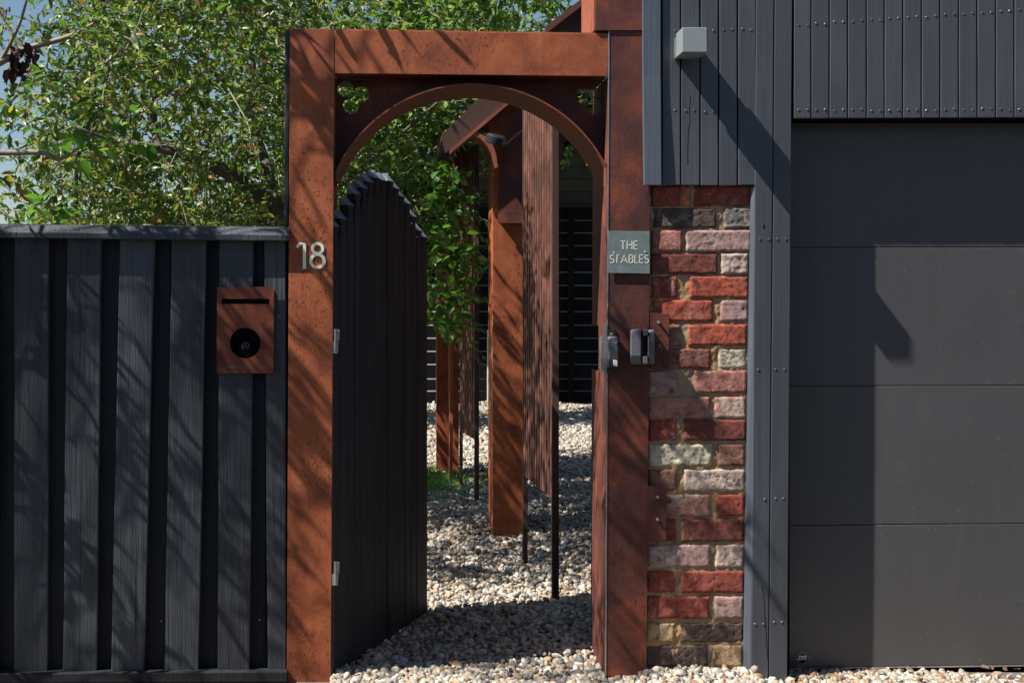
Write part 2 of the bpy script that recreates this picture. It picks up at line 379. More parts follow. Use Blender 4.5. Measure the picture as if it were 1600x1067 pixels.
v, f, c = join(a1, a2, a3, a4, a5)
tag(put('gravel', fast('gravel', v, f, c), M['pebble']), 'pale mixed river pebbles covering the path and the strip before the wall', 'gravel', kind='stuff')

lit_p = []; lit_d = []
for k in range(150):
    if k < 40: x, y = R.uniform(.85, 2.3), R.uniform(4.15, 4.33)
    else: y = R.uniform(4.3, 7.5); x = R.uniform(-.25+.05*(y-4.3), .14*y)
    if k >= 40 and R.random() < .3: x = .08*y+R.gauss(.0, .03)
    lit_p.append((x, y, .022)); lit_d.append((R.gauss(0, 1), R.gauss(0, 1), R.gauss(0, .2)))
LIT = (lit_p, lit_d)
# ================================================================== RIGHT BUILDING
bld = thing('garage_building', (1.5, 4.3, 0), 'dark blue-grey timber clad garage on the right with its recessed charcoal door', 'building')
YC = 4.25
edges_up = [1034, 1063.6, 1094, 1123, 1152.3, 1181.7]
i = 0
def clad(x0, x1, ytop, yb0, xb0, xb1, Y, th, seed, mat='clad', bev=.0022):
    o = board((x0, ytop), (x1, ytop), (xb0, yb0), (xb1, yb0), Y, th, .0004, 10, seed, .0006).put('board', M[mat], bld, bev); return o
# trim board with its foot pulled forward
t = board((1003.5, -120), (1032.5, -120), (1006, 290), (1033, 290), 4.238, .02, .0003, 12, 3, .0003)
t.v = [(x, y-(.009*max(0, (2.1-z)/.38) if z < 2.1 else 0), z) for x, y, z in t.v]
t.put('trim_board', M['clad_trim'], bld, .002)
for k in range(5):
    a, b2 = edges_up[k], edges_up[k+1]
    clad(a+1.4, b2-1.0, -120, 289.5+R.uniform(-.6, .6), a+1.4, b2-1.0, YC, .02, 10+k)
lx = [(1182.8, 1210.3, 1173.5, 1200.2), (1211.9, 1238.8, 1201.8, 1230)]
for k, (a, b2, c_, d) in enumerate(lx):
    clad(a, b2, -120, 1064, c_, d, 4.248, .02, 20+k)
ed = [1240, 1267.5, 1296, 1324.5, 1354, 1382, 1411, 1440, 1469, 1498, 1527, 1556, 1585, 1614, 1643, 1672, 1701, 1730, 1759, 1788, 1817, 1846, 1875]
for k in range(len(ed)-1):
    clad(ed[k]+.9, ed[k+1]-1.0, -120, 185.2-k*.12, ed[k]+.9, ed[k+1]-1.0, YC, .02, 30+k)
# left facing return of the corner column, its sunlit tone put into paler colour
b = B(); A0, A1 = P(1181, 292, 4.25), P(1172.8, 1064, 4.25); T0, T1 = P(1173.5, 292, 4.262), P(1161.8, 1064, 4.262)
b.add([A0, A1, T1, T0, A0+Vector((0, .05, 0)), A1+Vector((0, .05, 0)), T1+Vector((0, .038, 0)), T0+Vector((0, .038, 0))], [(0, 3, 2, 1), (4, 5, 6, 7), (0, 1, 5, 4), (3, 7, 6, 2), (0, 4, 7, 3), (1, 2, 6, 5)])
b.put('corner_trim', M['clad_trim'], bld, .001)
# dark backing behind the boards, jambs, lintel
b = B(); b.box(.826, 1.218, 4.272, 4.33, 1.726, 2.7); b.put('upper_backing', M['black'], bld)
b = B(); b.box(1.195, 1.335, 4.272, 4.40, -.05, 2.7); b.put('column_backing', M['black'], bld)
b = B(); b.box(1.3365, 2.75, 4.272, 4.40, 1.957, 2.7); b.put('lintel', M['black'], bld)
# door (recessed)
YD = YF+.102
dt = thing('garage_door', P(1500, 1043, YD), 'charcoal sectional garage door with four wide smooth panels', 'garage door') if False else None
seams = [150, 386.5, 603, 820.5, 1043]
panels = []
for k in range(4):
    y0, y1 = seams[k]+.45, seams[k+1]-.45
    dx = 0
    bb = B().prism([P(1228, y1+.0, YD), P(2180, y1-(0, 2, 7, 12)[k], YD), P(2180, y0-(0, 0, 2, 7)[k], YD), P(1228, y0, YD)], (0, .03, 0))
    panels.append(bb.put('door_panel', M['door'], bld, .0022, seg=3))
B().prism([P(1228, 1045.2, YD), P(2180, 1033, YD), P(2180, 1031, YD), P(1228, 1043, YD)], (0, .03, 0)).put('door_bottom_rail', M['steel'], bld)
B().prism([P(1228, 1052, YD+.006), P(2180, 1046, YD+.006), P(2180, 1033, YD+.006), P(1228, 1045.2, YD+.006)], (0, .02, 0)).put('door_seal', M['black'], bld)
B().box(1.3, 2.75, 4.372, 4.38, -.05, 2.0).put('door_backing', M['black'], bld)
# shell of the building
b = B(); b.box(.945, .985, 4.42, 5.8, -.05, 2.7); b.put('side_wall', M['clad'], bld)
b = B(); b.box(2.75, 2.80, 4.26, 5.84, -.05, 2.7); b.put('end_wall', M['clad'], bld)
b = B(); b.box(.945, 2.80, 5.84, 5.88, -.05, 2.7); b.put('back_wall', M['clad'], bld)
b = B(); b.box(.93, 2.82, 4.22, 5.92, 2.702, 2.76); b.put('roof', M['rust_plain'], bld)
# badge on the door
bp = B().prism([P(1254, 1037.6, YD-.0015), P(1267, 1027.8, YD-.0015), P(1254, 1018.5, YD-.0015), P(1241.5, 1027.8, YD-.0015)], (0, .0015, 0)).put('badge', M['steel'], panels[3])
B().prism([P(1254, 1036.6, YD-.0025), P(1265.8, 1027.8, YD-.0025), P(1254, 1019.5, YD-.0025), P(1242.8, 1027.8, YD-.0025)], (0, .001, 0)).put('badge_field', M['black'], panels[3])
pts = [(1246, 1030.4), (1249.2, 1024)]+[(x, y) for x, y in arc(1257.6, 1027.2, 3.3, 90, -90, 8)]
B().prism([P(x, y, YD-.0035) for x, y in pts[:1]+pts[2:][::-1]+pts[1:2]], (0, .001, 0)).put('badge_emblem', M['white'], panels[3])
ribbon([[(1249.6, 1029), (1250.7, 1025.6), (1252.6, 1025.8), (1251.6, 1027.2), (1252.2, 1028.8), (1249.9, 1029)], [(1253.6, 1029), (1254.6, 1026), (1255.4, 1029)], [(1256.4, 1028.8), (1257, 1025.6), (1259, 1026.8), (1258, 1028.8), (1256.6, 1028.8)]], .7, YD-.0045, .001, 'mark').put('badge_lettering', M['black'], panels[3])
piece('screw', SCREW, P(1509, 373, YD), bld)
# screws of the cladding
def row(xs, f_y):
    for x in xs: piece('screw', SCREW, P(x, f_y(x)+R.uniform(-1.5, 1.5), YC-.0005), bld, R.uniform(0, 3))
xs = []
for k in range(6):
    l = ([1004]+edges_up)[k]; xs += [l+8, l+21]
for k in range(1, 14): xs += [ed[k-1]+8, ed[k-1]+22]
xs += [1190, 1203, 1219, 1231]
row(xs, lambda x: 48-(x-1010)*.012 if x < 1240 else 43-(x-1200)*.068)
row(xs, lambda x: 174-(x-1010)*.005)
for (x, y) in [(1188, 374), (1202, 374), (1214.5, 374), (1228, 374), (1212, 577.6), (1226, 577.6), (1185, 578), (1195, 780), (1212, 779), (1224, 779), (1180, 975), (1193, 975), (1222, 972), (1210, 972)]:
    piece('screw', SCREW, P(x, y, 4.247), bld)
# knots and splits: slim recesses in the boards
for st, wd, yy in (([[(1193.5, 338), (1195.5, 345), (1194, 358)]], 3.0, 4.2476), ([[(1191, 915), (1194, 940), (1197, 985), (1199.4, 1030)]], 1.0, 4.2476), ([[(1079, 150), (1077, 175), (1078, 190), (1075.5, 205), (1074.5, 235), (1074.5, 258)]], .7, 4.2496)):
    ribbon(st, wd, yy, .0003, 'split').put('timber_split', M['black'], bld)
# ---- wall light: frosted glass cube
lt = thing('wall_light', P(1079, 66, 4.25), 'small frosted glass cube light fixed on the upper grey cladding', 'wall light')
lp0, lp1 = P(1050.5, 92, 4.249), P(1093.5, 46, 4.249)
D_ = .155; YG = 4.249-D_; q0, q1 = P(1061, 82, YG), P(1097, 44.5, YG)
W_ = .0835
B().box(lp0.x, lp0.x+W_, YG, YG+.094, q0.z-.0, q0.z+.0835).put('glass_shade', M['glass'], lt, .002)
B().box(lp0.x+.006, lp0.x+W_-.006, YG+.0945, 4.2495, q0.z+.006, q0.z+.0775).put('back_box', M['steel'], lt, .002)

# ================================================================== BRICK PIER
pier = thing('brick_pier', P(1090, 1060, 4.30), 'old red recycled brick pier with sandy mortar under the grey cladding', 'wall')
YB = 4.272
cR=(.26,.060,.040); cRb=(.36,.078,.045); cD=(.095,.065,.052); cPk=(.36,.22,.20); cPr=(.36,.15,.12); cCr=(.50,.44,.32); cPc=(.48,.36,.30); cBr=(.23,.11,.075); cG=(.17,.15,.13); cT=(.36,.24,.13); cDr=(.19,.055,.042); cO=(.42,.15,.08)
rows = [
 (291.5,321,[(1018.7,1063,cR,.0),(1066.5,1078,cO,0),(1085.6,1176,cR,.2)]),
 (326,355.5,[(1022,1119,cD,.25),(1132,1175.6,cG,.5)]),
 (361,392,[(1019.5,1066,cPr,.1),(1073.6,1173,cPk,.35)]),
 (397,427,[(1018,1121,cDr,.0),(1128,1168.5,cPc,.4)]),
 (432.6,464.8,[(1018.7,1058,cR,.3),(1078.4,1168.6,cRb,.1)]),
 (470,501,[(1020,1113.8,cRb,.15),(1127,1168.6,cPk,.1)]),
 (508,538.6,[(1016,1063,cBr,.2),(1076,1166,cRb,.05)]),
 (546,575,[(1016,1110,cDr,.15),(1123.5,1165,cCr,.6)]),
 (580.5,613,[(1014,1057,cPk,.1),(1086,1166,cPr,.2)]),
 (621,652,[(1014,1109,cPr,.25),(1118,1165,cPr,.8)]),
 (657,687,[(1014,1057,cR,.3),(1070,1165,cDr,.0)]),
 (695,727,[(1014,1112,cCr,.3),(1122.6,1163.6,cBr,.05)]),
 (735,766,[(1014,1057,cBr,.1),(1070,1163,cPc,.8)]),
 (774,805.5,[(1014,1109,cPr,.5),(1120,1163,cR,.0)]),
 (812,845,[(1013,1056,cR,.0),(1066,1162,cDr,.1)]),
 (852,885,[(1013,1109,cPk,.7),(1119,1162,cPc,.5)]),
 (893,925,[(1012,1055,cR,.1),(1065,1162,cR,.05)]),
 (933,965,[(1011.5,1108,cR,.35),(1117,1161,cPk,.2)]),
 (974,1002.5,[(1010,1054,cT,.1),(1063.5,1161,cD,.0)]),
 (1009,1040,[(1010,1106,cD,.0),(1114.5,1160,cT,.1)]),
 (1046,1076,[(1010,1056,cD,.0),(1066,1160,cBr,.1)])]
def rough_brick(x0, x1, y0, y1, Y, seed, amp=1.0):
    A = P(x0-.6, y1+1.3, Y); C = P(min(x1+.6, 1176), y0-1.3, Y); wd = C.x-A.x; ht = C.z-A.z
    nx = max(8, int(wd/.0055)); nz = 14; vs = []; fs = []
    dxn = mnoise.noise((seed*5.3, 1, 2))*.006
    for j in range(nz+1):
        for i2 in range(nx+1):
            u = i2/nx; t = j/nz; x = A.x+wd*u; z = A.z+ht*t
            eu = min(u, 1-u)*wd; et = min(t, 1-t)*ht; e = min(eu, et)
            nA = mnoise.noise((x*38+seed*7, z*38, 1)); nB = mnoise.noise((x*130+seed*7, z*130, 4)); nE = mnoise.noise((x*60+seed, z*60, 8))
            y = Y+dxn+(nA*.0016+nB*.0022)*amp
            rd = max(0, .0035-e)/.0035
            y += rd*rd*(.004+.006*max(0, nE))
            # chipped outline
            fx = abs(u-.5)*2; fz = abs(t-.5)*2; nL = mnoise.noise((x*24+seed*3, z*24, 6))
            x2 = x+(.0035*nE+.0016*nB)*fx**6; z2 = z+(.0030*nL+.0028*nE+.0014*nB)*fz**3*(1 if t > .5 else -1)
            vs.append((x2, y, z2))
    Wn = nx+1
    for j in range(nz):
        for i2 in range(nx): a = j*Wn+i2; fs.append((a, a+1, a+Wn+1, a+Wn))
    per = [i2 for i2 in range(nx+1)]+[(j+1)*Wn-1 for j in range(1, nz+1)]+[nz*Wn+i2 for i2 in range(nx-1, -1, -1)]+[j*Wn for j in range(nz-1, 0, -1)]
    n0 = len(vs); vs += [(vs[k][0], Y+.07, vs[k][2]) for k in per]; m = len(per)
    for k in range(m): fs.append((per[(k+1) % m], per[k], n0+k, n0+(k+1) % m))
    return B().add(vs, fs)
for r_, (y0, y1, bs) in enumerate(rows):
    for k, (x0, x1, c_, al) in enumerate(bs):
        lx0 = x0
        o = rough_brick(lx0, x1, y0, y1, YB-(.002 if r_ == 3 else 0)-(.004 if r_ == 2 else 0), r_*5+k, 1.5 if c_ in (cD, cPc, cG, cCr) else 1).put('brick', M['brick'], pier, smooth=True)
        o.color = (*c_, al)
# mortar as one lumpy sheet
vs = []; fs = []; nx, nz = 70, 300; A = P(1009, 1080, YB); C = P(1176, 290, YB)
for j in range(nz+1):
    for i2 in range(nx+1):
        x = A.x+(C.x-A.x)*i2/nx; z = A.z+(C.z-A.z)*j/nz
        lim = 1176-(1-(z-A.z)/(C.z-A.z))*15; xm = (lim-VX)/F*YB; x = min(x, xm)
        n = mnoise.noise((x*22, z*22, 0))*.006+mnoise.noise((x*80, z*80, 5))*.0028+mnoise.noise((x*200, z*200, 3))*.0014
        vs.append((x, YB+.0055+n*1.1, z))
for j in range(nz):
    for i2 in range(nx): a = j*(nx+1)+i2; fs.append((a, a+1, a+nx+2, a+nx+1))
B().add(vs, fs).put('mortar', M['mortar'], pier, smooth=True)
B().box(.832, 1.19, 4.30, 4.40, -.05, 1.72).put('core', M['mortar'], pier)

# ================================================================== PORTAL
por = thing('entrance_portal', P(735, 1060, 4.3), 'rusty orange steel entrance portal with a round arch and clover cut-outs', 'gateway')
B().slab((453, 45.5), (522.5, 45.5), (448, 1066), (517, 1066), 4.258, .004).put('post_face', M['rust'], por, .0012)
B().slab((452, 46), (454, 46), (447.5, 1066), (449.5, 1066), 4.2625, .30)
b = B(); A, C = P(453.4, 46, 4.2625), P(448.4, 1066, 4.2625)
for (xa, xb, nm) in ((453.4, 448.4, 'post_side'), (518.5, 513.4, 'post_side')):
    b = B(); a0, a1 = P(xa, 46, 4.2625), P(xb, 1066, 4.2625); w_ = Vector((.004, 0, 0))
    b.prism([a1, a1+w_, a0+w_, a0], (0, .30, 0)).put(nm, M['rust'], por)
o = B().slab((523.8, 47), (951.5, 53.5), (523.8, 115), (948.5, 119.5), 4.257, .005).put('beam_face', M['rust'], por, .0012)
B().prism([P(524, 47.4, 4.2625), P(951, 53.9, 4.2625), P(951, 52, 4.2625), P(524, 45.5, 4.2625)], (0, .28, 0)).put('beam_top', M['rust'], por)
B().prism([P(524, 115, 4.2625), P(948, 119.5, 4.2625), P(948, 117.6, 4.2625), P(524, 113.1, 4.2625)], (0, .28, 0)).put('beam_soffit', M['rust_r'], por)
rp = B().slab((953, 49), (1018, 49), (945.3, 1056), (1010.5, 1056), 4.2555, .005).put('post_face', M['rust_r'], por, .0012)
rp['label'] = 'darker red-brown steel face of the right post'
# notched inner return plate of the right post (faces left)
def PX(z, Y, xpx_top=950.5, xpx_bot=945.5):       # its line at the post's left edge
    t = (z+.05)/2.4; return ((xpx_bot+(xpx_top-xpx_bot)*t)-VX)/F*4.2605
Yi0, Yi1, Yn = 4.2607, 4.605, 4.445
zs = lambda y, Y: EYE+(VY-y)/F*Y
zn0, zn1 = zs(580, 4.46), zs(508, 4.46); zt = zs(120, 4.27); zb = -.03
def rquad(Ya, Yb, za, zb_): 
    X = lambda z: PX(z, 0); T = Vector((.005, 0, 0)); pa = [Vector((X(za), Yb, za)), Vector((X(za), Ya, za)), Vector((X(zb_), Ya, zb_)), Vector((X(zb_), Yb, zb_))]
    return B().prism(pa, T)
b = B()
outl = [(Yi1, zb), (Yi0, zb), (Yi0, zt), (Yi1, zt), (Yi1, zn1), (Yn, zn1), (Yn, zn0), (Yi1, zn0)]
# three stacked strips sharing edges
for ya, yb, za, zc in ((Yi0, Yi1, zb, zn0), (Yi0, Yn, zn0, zn1), (Yi0, Yi1, zn1, zt)):
    q = rquad(ya, yb, za, zc); b.add(q.v, q.f)
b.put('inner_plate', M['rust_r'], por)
B().prism([P(945.4, 1056, 4.2535), P(947.2, 1056, 4.2535), P(952.2, 50, 4.2535), P(950.4, 50, 4.2535)], (0, .0015, 0)).put('lit_edge_line', M['steel'], por)  # sunlit edge of the post painted as a pale strip
# ring and spandrel
CX, CY, RR = 738.0, 366.0, 235.5
YR0, YR1, YS = 4.268, 4.56, 4.362
cc = P(CX, CY, 4.268); rad = RR/F*4.268
xl = P(523.5, 300, 4.268).x; xr = P(948.6, 300, 4.268).x
al = math.acos((xl-cc.x)/rad*1.0) if abs((xl-cc.x)/rad) < 1 else math.pi
ar = math.acos(min(1, (xr-cc.x)/rad))
vs = []; fs = []; n = 72; th = .0055
for i2 in range(n+1):
    a = ar+(al-ar)*i2/n; ca, sa = math.cos(a), math.sin(a)
    for (r2, y) in ((rad, YR0), (rad, YR1), (rad-th, YR1), (rad-th, YR0)): vs.append((cc.x+ca*r2, y, cc.z+sa*r2))
for i2 in range(n):
    a = i2*4; b_ = a+4
    for q in range(4): fs.append((a+q, a+(q+1) % 4, b_+(q+1) % 4, b_+q))
fs += [(0, 3, 2, 1), (n*4, n*4+1, n*4+2, n*4+3)]

vs = [(min(max(x, xl+.0005), xr-.0005), y, z) for x, y, z in vs]
for base_, sg_ in ((0, 1), (n*4, -1)):                          # short straight feet
    q0 = len(vs); dz = (.068, .03)[sg_ < 0]
    for q in range(4): x, y, z = vs[base_+q]; vs.append((x+(.004 if sg_ > 0 else -.0), y, z-dz*(1 if q in (0, 3) else .9)))
    fs += [tuple((base_+a_, base_+(a_+1) % 4, q0+(a_+1) % 4, q0+a_))[::-1] for a_ in range(4)]
ring = B().add(vs, fs); me = ring.mesh('arch_ring'); 
for p in me.polygons: p.use_smooth = True
o = put('arch_ring', me, M['rust_plain'], por); m = o.modifiers.new('e', 'EDGE_SPLIT'); m.split_angle = .6
# spandrel plate behind the ring line, in pixels of its own plane
def pxy(x, z, Y): return (x/Y*F+VX, VY-(z-EYE)/Y*F)
arcpts = [pxy(cc.x+math.cos(ar+(al-ar)*k/60)*(rad+.0006), cc.z+math.sin(ar+(al-ar)*k/60)*(rad+.0006), YS) for k in range(61)]
xl_, xr_ = pxy(xl-.004, 0, YS)[0], pxy(xr+.0, 0, YS)[0]; ytop = pxy(0, zs(117, 4.27), YS)[1]
outer = [(xl_, ytop), (xl_, arcpts[-1][1])]+arcpts[::-1]+[(xr_, arcpts[0][1]), (xr_, ytop)]
def trefoil(cs, r):
    gx = sum(c[0] for c in cs)/3; gy = sum(c[1] for c in cs)/3; out = []
    for k in range(72):
        a = 2*math.pi*k/72; dx, dy = math.cos(a), math.sin(a); best = 1.5
        for (x, y) in cs:
            ox, oy = gx-x, gy-y; bq = ox*dx+oy*dy; dq = bq*bq-(ox*ox+oy*oy-r*r)
            if dq > 0: best = max(best, -bq+math.sqrt(dq))
        out.append((gx+dx*best, gy+dy*best))
    return out
T1_ = trefoil([(540, 139.5), (564.5, 148), (548.5, 165.5)], 12.6); T2_ = trefoil([(935.0, 139.5), (912.5, 150), (929, 167)], 12.6)
T2_ = [(min(x, xr_-3), y) for x, y in T2_]
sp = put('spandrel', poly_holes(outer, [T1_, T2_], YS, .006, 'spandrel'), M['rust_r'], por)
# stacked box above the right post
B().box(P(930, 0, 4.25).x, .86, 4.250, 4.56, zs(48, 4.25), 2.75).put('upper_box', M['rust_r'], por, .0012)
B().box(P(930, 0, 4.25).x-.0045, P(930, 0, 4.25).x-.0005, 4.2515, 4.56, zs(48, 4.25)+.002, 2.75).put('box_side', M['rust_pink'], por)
# dark timber behind the left post
B().slab((445.5, 48), (454, 48), (443.5, 352), (450, 352), 4.268, .09).put('edge_timber', M['fence'], por, .003)
# tabs with bolts
for (x0, x1, y0, y1, bolts) in ((1016.5, 1046, 489, 577, [(1029, 504), (1030, 540)]), (1010.8, 1042, 759, 846, [(1027, 776), (1027, 811)])):
    tb = B().slab((x0, y0), (x1, y0+1), (x0-.5, y1), (x1-1.5, y1), 4.2563, .004).put('fixing_tab', M['rust_r'], por, .001)
    for q in bolts: piece('bolt', BOLT, P(*q, 4.2563), tb)
# numerals
ribbon([[(463.5, 386.5), (468.8, 380.8), (475.6, 380.8), (475.6, 420)]], 5.0, 4.2545, .003, 'n').put('numeral_one', M['cream'], por)
b = ribbon([arc(496, 388.6, 8.0, 0, 360, 28, 8.0)], 4.6, 4.2545, .003, 'n'); b2_ = ribbon([arc(496, 407.7, 10.4, 0, 360, 32, 10.2)], 4.8, 4.2548, .0027, 'n'); b.add(b2_.v, b2_.f); b.put('numeral_eight', M['cream'], por)

# ---- sign plate
sg = thing('name_sign', P(983, 427, 4.25), 'square grey-green metal sign reading THE STABLES on the right post', 'sign')
plate = B().slab((950, 361), (1015, 361.5), (949, 426.5), (1015.5, 427.5), 4.245, .0025).put('plate', M['zinc'], sg, .0006)
YS2 = 4.2442
def cap(ch, x, y, w_, h):     # light geometric capitals, x left, y baseline
    t = y-h
    if ch == 'T': return [[(x, t), (x+w_, t)], [(x+w_/2, t), (x+w_/2, y)]]
    if ch == 'H': return [[(x, t), (x, y)], [(x+w_, t), (x+w_, y)], [(x, y-h*.52), (x+w_, y-h*.52)]]
    if ch == 'E': return [[(x, t), (x, y)], [(x, t), (x+w_, t)], [(x, y-h*.5), (x+w_*.95, y-h*.5)], [(x, y), (x+w_, y)]]
    if ch == 'A': return [[(x, y), (x+w_/2, t), (x+w_, y)], [(x+w_*.2, y-h*.32), (x+w_*.8, y-h*.32)]]
    if ch == 'L': return [[(x, t), (x, y), (x+w_, y)]]
    if ch == 'B': return [[(x, t), (x, y)], [(x, t), (x+w_*.5, t)], arc(x+w_*.5, t+h*.24, w_*.42, 90, -90, 8, h*.24), [(x, y-h*.52), (x+w_*.5, y-h*.52)], arc(x+w_*.5, y-h*.26, w_*.5, 90, -90, 8, h*.26), [(x, y), (x+w_*.5, y)]]
    if ch == 'S': return [arc(x+w_/2, t+h*.25, w_*.46, 35, 262, 10, h*.25)+arc(x+w_/2, y-h*.25, w_*.5, 78, -150, 12, h*.25)]
for ch, x, w_ in (('T', 970, 7), ('H', 980, 7.6), ('E', 990.8, 5.5)):
    ribbon(cap(ch, x, 389.5, w_, 12.6), 1.5, YS2, .001, ch).put('letter', M['engrave'], sg)
for ch, x, w_ in (('S', 953.2, 6.2), ('T', 960.6, 7), ('A', 970.6, 9.6), ('B', 983, 6.2), ('L', 992, 5), ('E', 999.4, 5.2), ('S', 1007.4, 6)):
    ribbon(cap(ch, x, 410.8, w_, 12.2), 1.5, YS2, .001, ch).put('letter', M['engrave'], sg)
for q in ((959.7, 395.5), (1008.5, 394)): piece('screw', SCREW2, P(*q, 4.245), sg)

# ---- lock body on the post edge
lk = thing('gate_lock', P(956, 585, 4.25), 'dark gate lock body with a white key tag on the right post edge', 'lock')
B().slab((943.5, 506), (948.5, 506), (943.5, 592), (948.5, 592), 4.251, .004).put('strike_plate', M['steel'], lk, .0008)
B().slab((949, 515), (962, 515), (949, 583), (962, 583), 4.2505, .004).put('back_plate', M['plastic_d'], lk, .001)
b = B(); 
def loft(rings): 
    n = len(rings[0]); vs = [q for r in rings for q in r]; fs = [tuple(range(n-1, -1, -1)), tuple(range((len(rings)-1)*n, len(rings)*n))]
    for k in range(len(rings)-1):
        for i2 in range(n): fs.append((k*n+i2, k*n+(i2+1) % n, (k+1)*n+(i2+1) % n, (k+1)*n+i2))
    return B().add(vs, [tuple(reversed(f_)) for f_ in fs])
def ringpx(x0, x1, y0, y1, Y, ch):
    return [P(x0, y1-ch, Y), P(x0+ch, y1, Y), P(x1-ch, y1, Y), P(x1, y1-ch, Y), P(x1, y0+ch, Y), P(x1-ch, y0, Y), P(x0+ch, y0, Y), P(x0, y0+ch, Y)]
loft([ringpx(949, 965, 525, 576, 4.2504, 2), ringpx(949.5, 965.5, 526, 574, 4.225, 2), ringpx(951.5, 965.5, 528, 552, 4.205, 2.5)][::1]).put('body', M['plastic'], lk, .0015)
loft([ringpx(950, 964, 552, 577, 4.25, 2), ringpx(951, 964, 553, 575, 4.214, 2)]).put('knob_housing', M['plastic_d'], lk, .001)
piece('screw', BOLT, P(955.5, 522, 4.2505), lk)
b = B(); c_ = P(961.5, 535.5, 4.2045); b.tube([c_, c_+Vector((0, -.004, 0))], .0045, 12).put('keyhole', M['bolt'], lk)
B().slab((958.5, 562), (964.5, 563), (958.5, 571.5), (964.5, 572), 4.2, .006).put('key_tag', M['white'], lk, .0006)
b = B(); c_ = P(955, 579, 4.2505); b.tube([c_, c_+Vector((0, -.012, 0))], .0085, 12).put('turn_knob', M['plastic_d'], lk)
B().slab((938.5, 526), (943, 526), (939.5, 580), (943, 580), 4.262, .03).put('latch_bolt', M['steel'], lk, .001)

# ---- faceted key safe
ks = thing('key_safe', P(1003, 571, 4.25), 'faceted grey plastic key safe with a slotted grip on the right post', 'key safe')
loft([ringpx(984.5, 1022, 514.5, 571, 4.2552, 3), ringpx(984.5, 1022.5, 514.5, 570, 4.232, 3)]).put('base', M['plastic_d'], ks, .001)
loft([ringpx(984.5, 1004, 514, 569, 4.2315, 2.5), ringpx(986.5, 1001, 517, 556, 4.196, 2)]).put('left_cheek', M['plastic'], ks, .001)
loft([ringpx(1012.5, 1023, 515, 569, 4.2315, 2), ringpx(1013.5, 1021, 523, 558, 4.193, 2)]).put('right_cheek', M['plastic'], ks, .001)
loft([ringpx(1004.2, 1012.3, 515, 526, 4.2315, 1), ringpx(1005, 1012, 516, 524, 4.19, 1)]).put('upper_block', M['plastic'], ks, .001)
loft([ringpx(1004.2, 1012.3, 556, 569.5, 4.2315, 1), ringpx(1005, 1012, 557, 568, 4.19, 1)]).put('lower_block', M['plastic'], ks, .001)
B().slab((1012.9, 526), (1014.1, 526), (1012.9, 555), (1014.1, 555), 4.186, .012).put('grip_edge', M['steel'], ks)

# ================================================================== GATE LEAF
GX0, GY0, GX1, GY1 = -.2695, 4.27, .0755, 5.13
gt = thing('picket_gate', (GX0, GY0, 0), 'black timber gate leaf with a pointed picket top standing open', 'gate')
gd = Vector((GX1-GX0, GY1-GY0, 0)); GL = gd.length; gd.normalize(); gn = Vector((gd.y, -gd.x, 0))    # gn: towards the camera side
tops = [(528, 336), (541, 322), (551, 300), (566, 281), (575, 274), (585, 267), (595, 266), (604, 266), (611, 270), (618, 280), (627, 289), (636, 301), (646, 322), (655, 346), (663, 358)]
def u_of(px):
    k = (px-VX)/F      # X = k*Y
    return (k*GY0-GX0)/((GX1-GX0)-k*(GY1-GY0))
prof = [(u_of(x)*GL, EYE+(VY-y)/F*(GY0+(GY1-GY0)*u_of(x))) for x, y in tops]
def ztop(s):
    if s <= prof[0][0]: return prof[0][1]
    for (a, za), (b_, zb_) in zip(prof, prof[1:]):
        if s <= b_: return za+(zb_-za)*(s-a)/(b_-a)
    return prof[-1][1]
npk = 15; pw = GL/npk
for k in range(npk):
    s0, s1 = k*pw+.0008, (k+1)*pw-.0008; O = Vector((GX0, GY0, 0))
    z0 = .008; zt_ = ztop((s0+s1)/2); zt_ += R.uniform(-.006, .006); zb_ = zt_-.036; th_ = .034; tilt = 0
    f0 = O+gd*s0; f1 = O+gd*s1; pr = gn*(.0015*R.uniform(-1, 1))
    sl_ = .006
    ft = [f0+pr, f1+pr]; bt = [f0+pr-gn*th_, f1+pr-gn*th_]
    # shaft
    ins = gd*.011
    vs = [ft[0]+Vector((0,0,z0)), ft[1]+Vector((0,0,z0)), bt[1]+Vector((0,0,z0)), bt[0]+Vector((0,0,z0)),
          ft[0]+Vector((0,0,zb_-.075)), ft[1]+Vector((0,0,zb_-.075)), bt[1]+Vector((0,0,zb_-.075)), bt[0]+Vector((0,0,zb_-.075)),
          ft[0]+ins*1.2+Vector((0,0,zb_-.025)), ft[1]-ins*1.2+Vector((0,0,zb_-.025)), bt[1]-ins*1.2+Vector((0,0,zb_-.025)), bt[0]+ins*1.2+Vector((0,0,zb_-.025)),
          ft[0]+Vector((0,0,zb_)), ft[1]+Vector((0,0,zb_)), bt[1]+Vector((0,0,zb_)), bt[0]+Vector((0,0,zb_)),
          bt[0]+ins*.2+gn*.002+Vector((0,0,zt_-.008)), bt[1]+gn*.002+Vector((0,0,zt_)), bt[1]+Vector((0,0,zt_)), bt[0]+ins*.2+Vector((0,0,zt_-.008))]
    fs = [(3,2,1,0)]
    for q in range(4):
        a = q*4
        for e in range(4): fs.append((a+e, a+(e+1) % 4, a+4+(e+1) % 4, a+4+e))
    pk = B().add(vs[:16], fs[:-4]+[(12,13,14,15)]).put('picket', M['gate'], gt, .0018)
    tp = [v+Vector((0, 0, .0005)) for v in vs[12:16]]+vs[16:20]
    B().add(tp, [(3,2,1,0),(0,1,5,4),(1,2,6,5),(2,3,7,6),(3,0,4,7),(4,5,6,7)]).put('tip', M['tip'], pk)  # pale colour carries the highlight of the lit bevel
